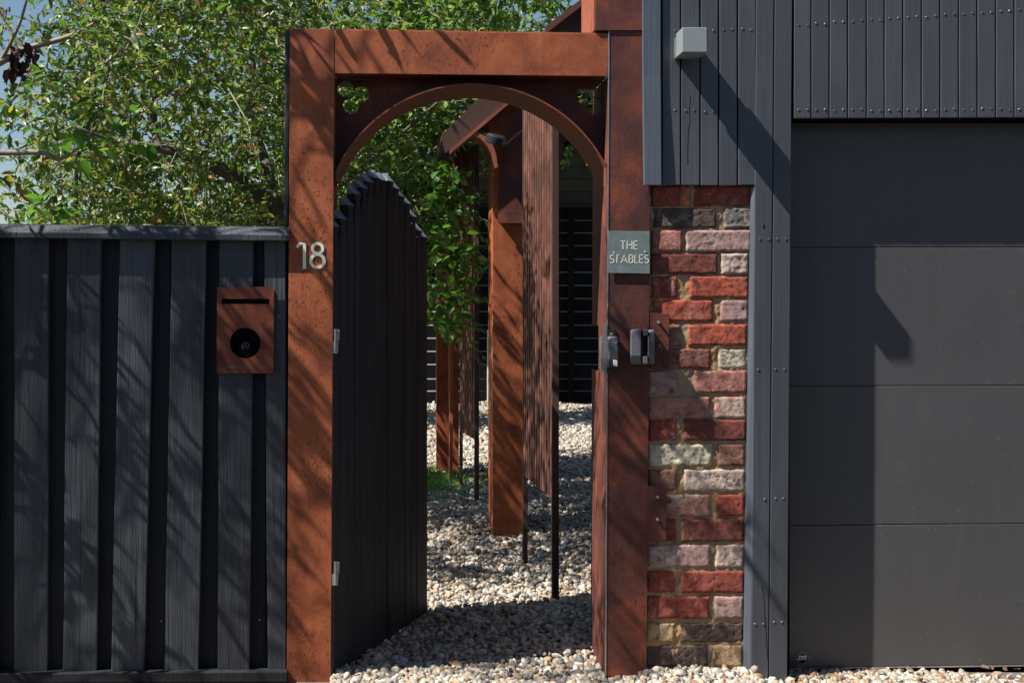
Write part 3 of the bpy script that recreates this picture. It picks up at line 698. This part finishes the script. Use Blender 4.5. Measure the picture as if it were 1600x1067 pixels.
for z in (.28, .95, 1.42):
    A = Vector((GX0, GY0, z))-gn*.0355+gd*.02; 
    B().prism([A, A+gd*(GL-.04), A+gd*(GL-.04)+Vector((0,0,.09)), A+Vector((0,0,.09))], -gn*.03).put('rail', M['gate'], gt, .002)
A = Vector((GX0, GY0, .01))-gd*.0035+gn*.002
B().prism([A-gn*.036, A, A+Vector((0,0,1.56)), A-gn*.036+Vector((0,0,1.56))], gd*.003).put('edge_strip', M['clad_trim'], gt)  # lit front edge of the gate, brightness put into its colour
for (y0, y1) in ((514, 552), (877, 914)):
    ym = (y0+y1)/2; h = B().slab((521.5, y0), (530.5, y0+1), (521.5, ym), (530, ym), 4.262, .005).put('hinge', M['steel'], gt, .0006)
    B().slab((518, ym+1), (529, ym+1), (518, y1), (528, y1), 4.2595, .004).put('hinge_leaf', M['steel'], h, .0006)
    c0 = P(524, y0, 4.259); B().tube([c0, P(524, y1, 4.259)], .0035, 8).put('hinge_pin', M['steel'], h)

# ================================================================== LEFT FENCE
fe = thing('timber_fence', P(220, 1060, 4.27), 'black stained board fence with a capping rail left of the portal', 'fence')
fb = [(22.5, 76.5, 22, 74), (105, 159, 98, 151), (188, 242, 173, 225), (268.5, 322.5, 257, 310), (343, 397, 340, 390), (413, 446, 418.5, 447)]
fb = [(-57, -3, -55, -3), (-137, -84, -137, -84), (-217, -164, -217, -164), (-297, -244, -297, -244)]+fb
for k, (a, b2, c_, d) in enumerate(fb):
    board((a, 366), (b2, 366), (c_, 1051), (d, 1051), 4.262, .02, .0010, 26, 60+k, .0012).put('board', M['fence'], fe, .003)
bk = [(-300, -215), (-230, -135), (-150, -50), (-70, 30), (12, 92+14), (93, 178), (179, 262), (263, 340), (341, 412), (413, 449)]
for k, (a, b2) in enumerate(bk):
    board((a, 366), (b2+4, 366), (a-5, 1056), (b2+2, 1056), 4.286+.004*(k%2), .018, .0006, 12, 80+k, .0008).put('back_board', M['fence_back'], fe, .002)
# nail heads
for (x, y) in ((33, 433), (70, 434), (112, 433), (150, 434), (190, 436), (236, 434), (272, 437), (316, 434), (37, 968), (64, 967), (107, 967), (142, 966), (262, 967), (301, 966), (252, 970), (355, 970), (380, 967), (406, 968), (54, 1004), (219, 966), (186, 968)):
    o = piece('nail', SCREW, P(x, y, 4.2615), fe); o.scale = (.55, .6, .55)
# capping rail with a bevelled upper edge
B().box(-1.9, -.42, 4.312, 4.32, -.02, 1.55).put('lining', M['black'], fe)
vs = []; fs = []; n = 60; x0, x1 = -300, 452
for k in range(n+1):
    t = k/n; px = x0+(x1-x0)*t; dy = 2+max(0, px)/452*5.0; nz = mnoise.noise((px*.012, 0, 3))*1.6; nz2 = mnoise.noise((px*.03, 4, 3))*1.2
    a = P(px, 369.5+dy+nz2*.6, 4.229); b_ = P(px, 360.5+dy+nz*.7, 4.229); c_ = P(px, 349+dy*.9+nz*.7, 4.258); d = P(px, 348.2+dy*.9, 4.33); e = P(px, 371+dy, 4.33)
    vs += [a, b_, c_, d, e]
for k in range(n):
    a = k*5; b_ = a+5
    for q in range(5): fs.append((a+q, b_+q, b_+(q+1) % 5, a+(q+1) % 5))
fs += [(0, 1, 2, 3, 4), tuple(n*5+q for q in (4, 3, 2, 1, 0))]
fs = [tuple(reversed(f_)) for f_ in fs]
B().add(vs, fs).put('capping_rail', M['fence'], fe, .002)
B().prism([P(-300, 1068, 4.236), P(449, 1066, 4.236), P(449, 1048.5, 4.236), P(-300, 1054, 4.236)], (0, .045, 0)).put('bottom_rail', M['fence_back'], fe, .004)
B().prism([P(-300, 1090, 4.25), P(449, 1090, 4.25), P(449, 1067, 4.25), P(-300, 1070, 4.25)], (0, .03, 0)).put('plinth_board', M['fence_back'], fe)
for x in (-180, 130, 425):
    c_ = P(x, 700, 4.306); B().box(c_.x-.045, c_.x+.045, 4.3215, 4.41, -.05, 1.57).put('fence_post', M['fence_back'], fe)

# ---- letterbox set in the fence
lb = thing('letterbox', P(383, 583, 4.25), 'copper coloured letterbox plate with a slot and round opening on the fence', 'letterbox')
hole = [(383+24*math.cos(2*math.pi*k/48), 536+24*math.sin(2*math.pi*k/48)) for k in range(48)]
me = poly_holes([(339, 449), (428, 448), (427.5, 583), (338.5, 583.5)], [[(346.5, 467), (421, 467), (421, 475), (346.5, 475)], hole], 4.248, .003, 'plate')
put('front_plate', me, M['copper'], lb)
B().slab((341, 451), (426, 451), (341, 581), (426, 581), 4.2575, .004).put('dark_backing', M['black'], lb)
B().slab((340, 450.5), (342, 450.5), (340, 582), (342, 582), 4.2512, .006).put('plate_edge', M['copper'], lb)
ribbon([arc(383.5, 540.5, 2.2, 0, 360, 14), arc(383.5, 540.5, 5.4, -60, 240, 20)], .7, 4.2571, .0004, 'swirl').put('swirl_mark', M['plastic'], lb)
st = []; x = 352.
while x < 402:
    st.append([(x, 574+R.uniform(-2, 2)), (x+R.uniform(1, 3), 573+R.uniform(-3, 2)), (x+R.uniform(3, 5), 574+R.uniform(-2, 2))]); x += R.uniform(3, 6)
ribbon(st, .6, 4.2476, .0004, 'scr').put('scratched_writing', M['plastic'], lb)

# ================================================================== PATH PERGOLA
def rect_px(x0, x1, ytop, Y, depth, skew=0, zb=-.03):
    X0 = (x0-VX)/F*Y; X1 = (x1-VX)/F*Y; zt_ = EYE+(VY-ytop)/F*Y
    return B().box(X0, X1, Y, Y+depth, zb, zt_)
G = 'rusty steel posts of the pergola along the path'
p1 = thing('pergola_post', P(793, 835, 6.85), 'wide rusty steel pergola post with a dark curved fin behind the arch centre', 'post', G)
rect_px(770, 818, 160, 6.85, .4).put('column', M['rust'], p1, .002)
fin = [(778, 346), (821, 346), (830, 150), (811, 150), (808.7, 159), (802, 174), (796, 190), (791, 212), (788, 233), (784, 256), (781, 277), (778.5, 300), (777, 324)]
B().prism([P(x, y, 6.80) for x, y in fin], (0, .012, 0)).put('curved_fin', M['rust_r'], p1)
B().prism([P(x, y, 6.795) for x, y in ((777.5, 348.5), (822, 348.5), (822, 345), (777.5, 345))], (0, .02, 0)).put('fin_edge', M['rust_r'], p1)
p2 = thing('pergola_post', P(698, 742, 9.2), 'farther rusty steel pergola post beside the grass, low behind climbing leaves', 'post', G)
rect_px(682, 717, 240, 9.2, .2).put('column', M['rust'], p2, .002)
B().prism([P(x, y, 9.1) for x, y in ((700, 330), (738, 330), (738, 222), (722, 226), (709, 243), (702, 262), (700, 290))], (0, .012, 0)).put('curved_fin', M['rust_r'], p2)
# ribbed screens on two legs
def screen(n0, n1, Yn, Yf, xn, xf, ytop_z, zb, nr, lab, lw, gl=None):
    s = thing('ribbed_screen', ((xn+xf)/2, (Yn+Yf)/2, 0), lab, 'screen', 'ribbed rusty steel screens on two thin legs')
    a = Vector((xn, Yn, 0)); b_ = Vector((xf, Yf, 0)); d = (b_-a).normalized(); L = (b_-a).length; nn = Vector((-d.y, d.x, 0))
    if nn.x > 0: nn = -nn
    nzs = 6; us = [(k_+e, off) for k_ in range(nr) for e, off in ((0, 0), (.06, 1), (.5, 1), (.56, 0))]; m_ = len(us)-1; vs = []; fs = []
    for j in range(nzs+1):
        z = zb+(ytop_z-zb)*j/nzs
        for u_, off in us:
            p = a+d*(.014+(L-.02)*u_/nr)+nn*(.013*off); vs.append((p.x, p.y, z))
    for j in range(nzs):
        for i2 in range(m_): q = j*(m_+1)+i2; fs.append((q, q+m_+1, q+m_+2, q+1))
    o = put('ribbed_sheet', B().add(vs, fs).mesh('sheet', False), M['rust_rib'], s); md = o.modifiers.new('s', 'SOLIDIFY'); md.thickness = .002; md.offset = 0
    for (c_, w_) in ((a, lw), (b_, lw*.8)):
        B().box(c_.x-w_/2, c_.x+w_/2, c_.y-w_/2, c_.y+w_/2, -.03, ytop_z).put('leg', M['rust_leg'], s, .0015)
    return s
screen(0, 0, 5.33, 6.03, .638, .573, 2.48, .455, 12, 'nearer ribbed rusty steel screen hanging between two thin legs in the arch', .030)
screen(0, 0, 7.92, 8.45, .437, .358, 2.33, .41, 7, 'farther ribbed rusty steel screen with dappled shade beside the climbing leaves', .030)
# sloping roofs
def roofpl(name, pa, pb, Yn, Yf, lab, thk=.02):
    A, C = P(*pa, Yn), P(*pb, Yn); D = Vector((0, Yf-Yn, 0)); N_ = Vector((0, 0, thk))
    t_ = thing(name, (A.x, Yn, A.z), lab, 'roof', None)
    B().prism([A, C, C+N_, A+N_], D).put('roof_sheet', M['rust_leg'], t_)
    d2 = (C-A).normalized()
    for (Y_, nm) in ((Yn-.006, 'front_edge'), (Yf+.001, 'rear_edge')):
        lo = .022 if nm == 'rear_edge' else .004
        A2 = Vector((A.x, Y_, A.z)); C2 = Vector((C.x, Y_, C.z)); B().prism([A2-Vector((0,0,lo)), C2-Vector((0,0,lo)), C2+N_*1.15, A2+N_*1.15], (0, .005, 0)).put(nm, M['rust_pink'] if nm == 'rear_edge' else M['rust_leg'], t_)
    return t_
roofpl('sloping_roof', (852, 52), (1000, -62), 4.57, 5.5, 'sloping rusty steel roof edge above the right end of the portal beam')
rg = thing('roof_gable', P(708, 236, 6.76), 'dark sloping roof gable with a sunlit rusty lower edge seen through the arch', 'roof')
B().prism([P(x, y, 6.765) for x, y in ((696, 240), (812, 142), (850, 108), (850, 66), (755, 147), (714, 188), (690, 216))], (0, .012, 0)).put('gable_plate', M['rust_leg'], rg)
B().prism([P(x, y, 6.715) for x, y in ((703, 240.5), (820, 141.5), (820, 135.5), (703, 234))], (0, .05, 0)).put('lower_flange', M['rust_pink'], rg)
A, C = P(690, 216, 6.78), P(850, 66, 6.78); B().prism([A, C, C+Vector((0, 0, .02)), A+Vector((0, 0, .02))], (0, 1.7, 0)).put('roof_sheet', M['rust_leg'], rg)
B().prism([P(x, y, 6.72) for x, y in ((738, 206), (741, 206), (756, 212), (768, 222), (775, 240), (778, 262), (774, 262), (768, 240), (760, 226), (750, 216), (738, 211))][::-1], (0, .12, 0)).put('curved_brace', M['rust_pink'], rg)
ga = thing('far_arch', P(738, 560, 8.9), 'farther small rusty steel arch beyond the ribbed screen', 'arch')
vs = []; fs = []; n = 40; c9 = P(736, 262, 8.9); kx = 34/F*8.9; kz = 53/F*8.9
for i2 in range(n+1):
    a = math.pi*i2/n
    for (q, y) in ((1, 8.8), (1, 9.05), (.86, 9.05), (.86, 8.8)): vs.append((c9.x+kx*q*math.cos(a), y, c9.z+kz*(q if q == 1 else .9)*math.sin(a)))
for i2 in range(n):
    a = i2*4; b_ = a+4
    for q in range(4): fs.append((a+q, b_+q, b_+(q+1) % 4, a+(q+1) % 4))
B().add(vs, fs).put('ring', M['rust_pink'], ga)
B().box(c9.x+kx*.86, c9.x+kx, 8.8, 9.05, -.03, c9.z).put('leg', M['rust'], ga)
B().box(c9.x-kx, c9.x-kx*.86, 8.8, 9.05, -.03, c9.z).put('leg', M['rust'], ga)
B().prism([P(x, y, 8.95) for x, y in ((702, 262), (770, 262), (806, 150), (800, 140), (740, 196), (702, 236))][::1], (0, .01, 0)).put('gable_plate', M['rust_leg'], ga) if False else None
gp_ = thing('dark_gap_sheet', P(770, 240, 7.5), 'dark sheet added to stand in for the shaded gap below the sloping roof', 'panel')
B().prism([P(x, y, 7.5) for x, y in ((772, 232), (812, 232), (812, 150), (800, 152), (745, 203), (745, 206), (762, 208))], (0, .01, 0)).put('infill', M['rust_leg'], gp_)  # made-up dark sheet in place of the shade under the roof
# tie behind post
fl = thing('flood_light', P(772, 235, 6.7), 'round black floodlight beside the wide rusty post', 'light')
c0 = P(775, 217, 6.62); ax = Vector((.25, -.25, .95)).normalized()
B().tube([c0-ax*.03, c0-ax*.024, c0+ax*.012, c0+ax*.02], [.045, .055, .055, .046], 20).put('housing', M['plastic_d'], fl)
B().tube([c0+ax*.0, c0+Vector((.05, .12, 0)), P(783, 222, 6.85)], .008, 8).put('bracket', M['plastic_d'], fl)

# ================================================================== BACK FENCE AND SHED
bf = thing('slat_fence', (1.1, 15.4, 0), 'black horizontal slat fence at the far end of the path', 'fence')
gy = [323, 344.5, 364, 384, 405, 425.5, 446, 466.6, 487, 508, 528.4, 549, 569.5, 592, 611, 630]
for k in range(len(gy)-1):
    A = P(240, gy[k+1]-.9, 15.4); C = P(1020, gy[k]+.9, 15.4); B().box(A.x, C.x+.6, 15.4+R.uniform(-.004, .004), 15.425, A.z, C.z).put('slat', M['slat'], bf)
for x in (250, 340, 430, 518, 606, 700, 795, 891, 985): 
    A = P(x-4, 630, 15.35); C = P(x+6, 325, 15.35); B().box(A.x, C.x, 15.33, 15.39, 0, C.z).put('fence_post', M['slat'], bf)
wl = B().box(-2, 5, 16.6, 16.75, -.05, 2.4).put('boundary_wall', M['render']); tag(wl, 'pale rendered wall glimpsed through the gaps of the far slat fence', 'wall')
pp = B().slab((761.5, 515), (766.5, 515), (761.5, 628), (766.5, 628), 15.1, .05).put('garden_stake', M['render']); tag(pp, 'thin pale upright stake before the far slat fence', 'stake')
sh = thing('timber_shed', (1.6, 16.0, 0), 'weathered grey lapped board shed above the far slat fence', 'shed')
for k in range(11):
    yb = 338-k*19.5; A = P(430, yb, 15.7); C = P(1060, yb-22, 15.7)
    B().add([(A.x, 15.69, A.z), (C.x+.4, 15.69, A.z), (C.x+.4, 15.73, C.z), (A.x, 15.73, C.z), (A.x, 15.75, A.z), (C.x+.4, 15.75, A.z), (C.x+.4, 15.76, C.z), (A.x, 15.76, C.z)],
            [(0,3,2,1)[::-1],(4,5,6,7)[::-1],(0,1,5,4)[::-1],(3,2,6,7),(1,2,6,5)[::-1],(0,3,7,4)]).put('board', M['old_wood'], sh)
B().box(-1.5, 4.4, 14.2, 16.4, 3.72, 3.80).put('roof', M['fence_back'], sh)
B().prism([P(885, 232, 15.2), P(925, 214, 15.2), P(925, 204, 15.2), P(885, 220, 15.2)], (0, .2, 0)).put('bracket', M['black'], sh)

# ================================================================== VEGETATION
LSH = np.array([(0,0,0),(-.5,.32,.10),(0,.32,0),(.5,.32,.10),(-.42,.68,.06),(0,.68,-.03),(.42,.68,.06),(0,1,-.10)], 'f')
LT = np.array([(0,2,1),(0,3,2),(1,2,5),(1,5,4),(2,3,6),(2,6,5),(4,5,7),(5,6,7)], 'i')
def leaves(pos, dirs, size, wr, pal):
    n = len(pos); d = dirs/np.linalg.norm(dirs, axis=1)[:, None]
    up = NR.normal(size=(n, 3))*.55+np.array((-.25, -.35, .8)); s = np.cross(d, up); s /= np.linalg.norm(s, axis=1)[:, None]+1e-9; nn = np.cross(s, d)
    L = size*NR.uniform(.65, 1.25, n); W_ = L*wr*NR.uniform(.85, 1.15, n)
    v = pos[:, None]+s[:, None]*(LSH[None, :, 0:1]*W_[:, None, None])+d[:, None]*(LSH[None, :, 1:2]*L[:, None, None])+nn[:, None]*(LSH[None, :, 2:3]*L[:, None, None])
    f = (LT[None]+(np.arange(n)*8)[:, None, None]).reshape(-1, 3)
    col = pal[NR.integers(0, len(pal), n)]*NR.uniform(.95, 1.75, (n, 1))
    return v.reshape(-1, 3), f, np.repeat(col, 8, 0)
GP = np.array([(.055,.11,.02),(.075,.15,.026),(.035,.08,.016),(.10,.175,.03),(.06,.12,.025),(.13,.19,.035),(.045,.085,.022),(.16,.205,.045)], 'f')
GPY = np.concatenate([GP, GP, GP, np.array([(.22,.18,.05),(.22,.11,.045),(.17,.18,.05)], 'f')])
def sprays(centres, ntw, per, spread, tl, size, wr, pal, droop=-.15):
    """leafy twigs: returns leaf mesh data and twig tubes"""
    ps, ds = [], []; tw = B()
    for _ in range(ntw):
        c_ = centres[R.randrange(len(centres))]; s0 = Vector(c_)+Vector((R.gauss(0, 1), R.gauss(0, 1), R.gauss(0, 1)))*spread
        d = Vector((R.gauss(0, 1), R.gauss(0, 1)*.8, R.gauss(.15, .7))).normalized(); L = tl*R.uniform(.5, 1.3); pts = []
        p = s0.copy(); k = per
        for q in range(k):
            p = p+d*(L/k); d = (d+Vector((R.gauss(0, .12), R.gauss(0, .12), droop*.25+R.gauss(0, .1)))).normalized(); pts.append(p.copy())
            ps.append(p); ds.append(d*.55+Vector((R.gauss(0, .6), R.gauss(0, .6), R.gauss(droop, .5))))
        tw.tube([pts[0], pts[k//2], pts[-1]], [.003, .0022, .001], 3, False)
    return leaves(np.array([p[:] for p in ps]), np.array([d[:] for d in ds]), size, wr, pal), tw
def ell(c, r, n, shell=.0):
    out = []
    while len(out) < n:
        q = Vector((R.uniform(-1, 1), R.uniform(-1, 1), R.uniform(-1, 1)))
        if q.length <= 1 and q.length >= shell: out.append((c[0]+q.x*r[0], c[1]+q.y*r[1], c[2]+q.z*r[2]))
    return out
def limbs(parent, paths, mat):
    for pts, r0, r1 in paths:
        n = len(pts); P2 = []
        V_ = [Vector(p) for p in pts]
        for i2 in range(n-1):                                      # Catmull-Rom
            a, b_, c_, d = V_[max(i2-1, 0)], V_[i2], V_[i2+1], V_[min(i2+2, n-1)]
            for q in range(5):
                t = q/5; P2.append(.5*((2*b_)+(c_-a)*t+(2*a-5*b_+4*c_-d)*t*t+(3*b_-a-3*c_+d)*t**3))
        P2.append(V_[-1]); m_ = len(P2)
        P2 = [p+Vector((mnoise.noise(p*3), mnoise.noise(p*3+Vector((9,0,0))), 0))*r0*.8 for p in P2]
        B().tube(P2, [r0+(r1-r0)*k/(m_-1) for k in range(m_)], 9).put('trunk' if r0 > .055 else 'branch', mat, parent, smooth=True)
LEAFM = fast('leaf', LSH*np.array((.55, 1, 1), 'f'), LT)
LEAFM.materials.append(M['leaf_b'])
def single_leaves(parent, pts, size, rnd=R):
    for p in pts:
        o = bpy.data.objects.new('leaf', LEAFM); COL.objects.link(o); o.parent = parent; o.location = Vector(p)-WL[parent.name]
        o.rotation_euler = (R.uniform(-1.2, .5), R.uniform(-.7, .7), R.uniform(0, 6.28)); s = size*R.uniform(.65, 1.2); o.scale = (s*1.15, s, s)
def crown(t_, data, tw, nm='crown'):
    tag(put(nm, fast(nm, *data), M['leaf'], t_), kind='stuff')
    tag(tw.put('twigs', M['bark_l'], t_), kind='stuff')
v, f, c = leaves(np.array(LIT[0]), np.array(LIT[1]), .035, .42, np.array([(.16,.07,.03),(.10,.05,.03),(.22,.13,.05),(.07,.045,.03)], 'f'))
tag(put('leaf_litter', fast('leaf_litter', v, f, c), M['pebble']), 'fallen brown leaves scattered over the pebbles', 'leaf litter', kind='stuff')
# tree A: the big one over the fence
tA = thing('garden_tree', (-.72, 7.1, 0), 'leafy garden tree with a dark arching limb behind the fence', 'tree')
pp_ = lambda x, y, Y: P(x, y, Y)
limbs(tA, [([(-.72, 7.1, 0), (-.74, 7.1, .9), pp_(436, 345, 7.1), pp_(427, 312, 7.05), pp_(371, 280, 7.0), pp_(317, 253, 6.9), pp_(263, 236, 6.9), pp_(189, 223, 6.9), pp_(120, 200, 6.9)], .075, .012),
           ([pp_(430, 318, 7.05), pp_(418, 270, 7.2), pp_(400, 200, 7.4), pp_(395, 120, 7.5), pp_(380, 30, 7.5)], .04, .012),
           ([pp_(250, 236, 6.9), pp_(241, 209, 6.95), pp_(238, 169, 7), pp_(243, 135, 7), pp_(233, 84, 7), pp_(219, 37, 7), pp_(205, -20, 7)], .024, .010),
           ([pp_(395, 160, 7.5), pp_(340, 120, 7.4), pp_(280, 60, 7.3), pp_(240, -10, 7.3)], .018, .006),
           ([pp_(317, 253, 6.9), pp_(330, 190, 7.2), pp_(300, 130, 7.2), pp_(330, 60, 7.2)], .014, .005),
           ([pp_(112, 345, 7.3), pp_(118, 310, 7.3), pp_(125, 236, 7.2), pp_(150, 150, 7.2), pp_(140, 60, 7.2)], .018, .006)], M['bark'])
cA = ell((-1.15, 7.3, 2.55), (1.05, .9, 1.35), 240)+ell((-1.0, 5.7, 2.75), (.6, .8, .6), 75)+ell((-2.0, 7.6, 2.35), (.5, .6, 1.2), 55)
data, tw = sprays(cA, 1950, 12, .12, .34, .052, .40, GPY); crown(tA, data, tw)
# tree B: darker one behind the arch
tB = thing('shade_tree', (-.1, 8.9, 0), 'dense darker tree seen through the arch above the pointed gate', 'tree')
limbs(tB, [([(-.1, 8.9, 0), (-.1, 8.9, 1.2), (0, 8.8, 2.0), (.25, 8.7, 2.5), (.6, 8.7, 3.0)], .06, .015), ([(-.05, 8.85, 1.8), (-.4, 8.7, 2.2), (-.7, 8.6, 2.7)], .03, .01),
           ([pp_(520, 300, 8), pp_(580, 250, 8), pp_(650, 190, 8), pp_(720, 130, 8)], .016, .008), ([pp_(600, 330, 8.1), pp_(640, 270, 8), pp_(700, 215, 8), pp_(760, 150, 8)], .014, .006)], M['bark'])
cB = ell((-.22, 8.9, 2.55), (.68, .9, 1.25), 170)+ell((.5, 9.4, 3.75), (.9, .6, .35), 45)
data, tw = sprays(cB, 950, 12, .12, .34, .07, .46, GP); crown(tB, data, tw)
# tree C: near left, larger leaves
tC = thing('overhanging_tree', (-2.6, 5.7, 0), 'pale barked tree reaching in from the left with drooping dead leaves', 'tree')
limbs(tC, [([(-2.6, 5.7, 0), (-2.6, 5.7, 1.0), (-2.45, 5.7, 1.9), (-2.3, 5.6, 2.5), (-2.1, 5.6, 3.1)], .07, .02),
           ([(-2.45, 5.7, 2.0), pp_(-60, 130, 5.5), pp_(0, 98, 5.4), pp_(40, 78, 5.4), pp_(111, 57, 5.4), pp_(162, 30, 5.4), pp_(185, 22, 5.4)], .022, .006),
           ([(-2.5, 5.7, 1.8), pp_(-60, 235, 5.4), pp_(0, 239, 5.4), pp_(67, 239, 5.4), pp_(94, 248, 5.4), pp_(142, 209, 5.35)], .018, .007),
           ([pp_(142, 209, 5.35), pp_(152, 190, 5.35), pp_(190, 215, 5.3)], .008, .003),
           ([pp_(40, 78, 5.4), pp_(10, 40, 5.4), pp_(-10, 0, 5.4)], .009, .005), ([pp_(0, 98, 5.4), pp_(30, 40, 5.3), pp_(45, -10, 5.3)], .010, .004), ([pp_(111, 57, 5.4), pp_(150, 75, 5.4), pp_(165, 98, 5.4), pp_(205, 60, 5.4), pp_(222, 48, 5.4)], .005, .003)], M['bark_l'])
cC = [pp_(x, y, Y) for x, y, Y in ((20, 200, 5.5), (60, 170, 5.6), (150, 200, 5.4), (175, 180, 5.3), (20, 150, 5.5), (120, 170, 5.6), (60, 290, 5.5), (30, 320, 5.6), (140, 40, 5.5), (90, 130, 5.6), (30, 10, 5.5), (110, 10, 5.5), (15, 160, 5.5), (80, 320, 5.4), (170, 130, 5.5), (-60, 100, 5.5), (-100, 250, 5.6), (-120, 20, 5.6))]
cC2 = ell((-1.95, 5.4, 3.15), (.65, .85, .35), 40)
data, tw = sprays(cC+cC+cC2*2, 150, 9, .08, .26, .072, .36, GPY[3:]); crown(tC, data, tw)
single_leaves(tC, [pp_(R.gauss(150, 45), R.gauss(190, 30), 5.3+R.uniform(-.1, .1)) for _ in range(36)]+[pp_(R.gauss(80, 20), R.gauss(325, 14), 5.2) for _ in range(25)], .08)
dm = fast('dead_leaf', LSH*np.array((.5, 1, 2.2), 'f'), LT); dm.materials.append(M['dead'])
for k in range(26):
    o = bpy.data.objects.new('dead_leaf', dm); COL.objects.link(o); o.parent = tC; q = pp_(R.choice((22, 33, 40, 56))+R.gauss(0, 3), R.uniform(60, 115), 5.35); o.location = q-WL[tC.name]
    o.rotation_euler = (-1.5+R.gauss(0, .3), R.gauss(0, .4), R.uniform(0, 6)); s = R.uniform(.05, .085); o.scale = (s, s, s)
# far trees
tD = thing('far_tree', (-1.9, 12.6, 0), 'yellow-green tree standing farthest back behind the garden', 'tree')
limbs(tD, [([(-1.9, 12.6, 0), (-1.85, 12.6, 1.5), (-1.7, 12.6, 3.2)], .09, .03)], M['bark'])
data, tw = sprays(ell((-1.6, 12.6, 2.6), (2.1, .9, 1.8), 120), 900, 12, .16, .5, .08, .5, GPY); crown(tD, data, tw)
tE = thing('far_tree', (1.2, 12.4, 0), 'tree crown showing above the portal beam beside the roof edge', 'tree')
limbs(tE, [([(1.2, 13.4, 0), (1.2, 13.4, 2), (1.1, 13.4, 3.6)], .09, .03)], M['bark'])
data, tw = sprays(ell((.75, 13.0, 3.95), (1.7, .7, .95), 160), 650, 12, .18, .5, .095, .5, GPY); crown(tE, data, tw)
# low shrub behind the fence
sh_ = thing('garden_shrub', (-1.7, 8.4, 0), 'low twiggy shrub with reddish tips just above the fence capping', 'shrub')
limbs(sh_, [([(-1.7, 8.4, 0), (-1.7, 8.4, .8), (-1.6, 8.4, 1.6)], .03, .008)], M['bark'])
data, tw = sprays(ell((-1.6, 8.5, 1.75), (1.5, .5, .6), 100), 420, 12, .1, .3, .06, .42, np.concatenate([GPY, np.array([(.30,.16,.06),(.24,.2,.06),(.3,.1,.05)], 'f')])); crown(sh_, data, tw)
# climbing plant beside the gate
cl = thing('climbing_plant', (.25, 7.3, 0), 'bright green heart-leaved climber hanging beside the black gate', 'plant')
limbs(cl, [([(.27, 9.45, 0), (.26, 9.42, .7), pp_(698, 440, 8.6), pp_(705, 400, 7.45), pp_(690, 300, 7.4), pp_(650, 220, 7.4)], .014, .005), ([pp_(700, 380, 7.45), pp_(725, 420, 7.3), pp_(722, 500, 7.2)], .006, .003)], M['bark'])
pts = []
while len(pts) < 280:
    x, y = R.gauss(697, 24), R.uniform(255, 512)
    if y < 300 and x > 715: continue
    if 735 < x or x < 655: continue
    if y > 360 and x < 668: continue
    if 430 < y and x < 672: continue
    if R.random() < .5 and 410 < y < 440 and x < 710: continue
    pts.append(pp_(x, y, R.uniform(6.95, 7.5)))
single_leaves(cl, pts, .075)
data, tw = sprays([pp_(x, y, 7.5) for x, y in ((690, 300), (700, 340), (705, 370), (690, 380), (705, 450), (700, 480), (670, 330), (660, 290), (640, 260), (600, 270), (560, 300))], 95, 10, .07, .25, .06, .6, GP); crown(cl, data, tw, 'small_leaves')
# grass by the second post
gb = []; gf = []
for k in range(5200):
    x = R.gauss(.22, .15); y = R.gauss(8.75, .30)-.35*(x-.2)
    if x < -.1 or x > .62: continue
    h = R.uniform(.035, .075); a = R.uniform(0, 6.28); dx, dy = math.cos(a)*.003, math.sin(a)*.003; n0 = len(gb)
    gb += [(x-dx, y-dy, -.005), (x+dx, y+dy, -.005), (x+R.gauss(0, .015), y+R.gauss(0, .015), h)]; gf.append((n0, n0+1, n0+2))
tag(put('grass', fast('grass', gb, gf), M['grass']), 'patch of short green grass in the gravel by the rusty posts', 'grass', kind='stuff')
# street tree outside the view on the left: its boughs throw the streaked shade on fence and post
tS = thing('street_tree', (-5.2, 3.0, 0), 'street tree left of the view whose boughs shade the black fence', 'tree')
limbs(tS, [([(-5.2, 3.0, 0), (-5.15, 3.0, 1.5), (-5.0, 3.1, 3.0), (-4.6, 3.3, 4.2), (-4.2, 3.3, 5.2)], .12, .03),
           ([(-5.0, 3.1, 2.8), (-4.3, 3.4, 3.6), (-3.5, 3.6, 4.1), (-2.8, 3.75, 4.5)], .04, .006), ([(-4.9, 3.1, 3.4), (-4.2, 3.3, 4.4), (-3.6, 3.4, 5.0)], .03, .006)], M['bark'])
n_ = 60000; Tx = NR.uniform(-1.7, 2.6, n_); Tz = NR.uniform(-.1, 2.4, n_)
k = SUN/abs(SUN.y)
t0 = np.minimum(np.maximum((2.42-Tz)/k.z, 0), np.where(Tx < 0, np.maximum((Tx+1.42)/-k.x, .03), 9)); tt = t0+.04+NR.exponential(.10, n_)
pos = np.stack([Tx+k.x*tt, YF+k.y*tt, Tz+k.z*tt], 1)
def dens(x, z):
    u_ = (x*k.z-z*k.x)/math.hypot(k.x, k.z); v_ = (-x*k.x+z*k.z)/math.hypot(k.x, k.z)*1.0
    g = max(0, .35+2.4*mnoise.noise(Vector((u_*7, v_*1.1, 2)))+1.2*mnoise.noise(Vector((u_*17, v_*2.5, 9))))
    if x < -.25: return (.066 if x < -.42 else .045)*g*(1 if z < 2.0 else .6)
    if x < .1: return (.014 if z > 1.5 else .02)*g
    if .45 < x < 1.05 and z < 1.5: return .04*g*min(1, 1.6-z)
    if .1 < x < 1.35 and z < .8: return .018*g
    return 0
keep = [i2 for i2 in range(n_) if R.random() < dens(Tx[i2], Tz[i2])]
pos = pos[keep]; dr = NR.normal(size=(len(pos), 3)); print('street leaves', len(pos))
data = leaves(pos, dr, .10, .17, GP); tw = B()
for p in pos[::4]:
    p = Vector(p); tw.tube([p, p+Vector((-.25, -.04, .16)), p+Vector((-.5, -.1, .2))], [.002, .003, .004], 3, False)
crown(tS, data, tw)
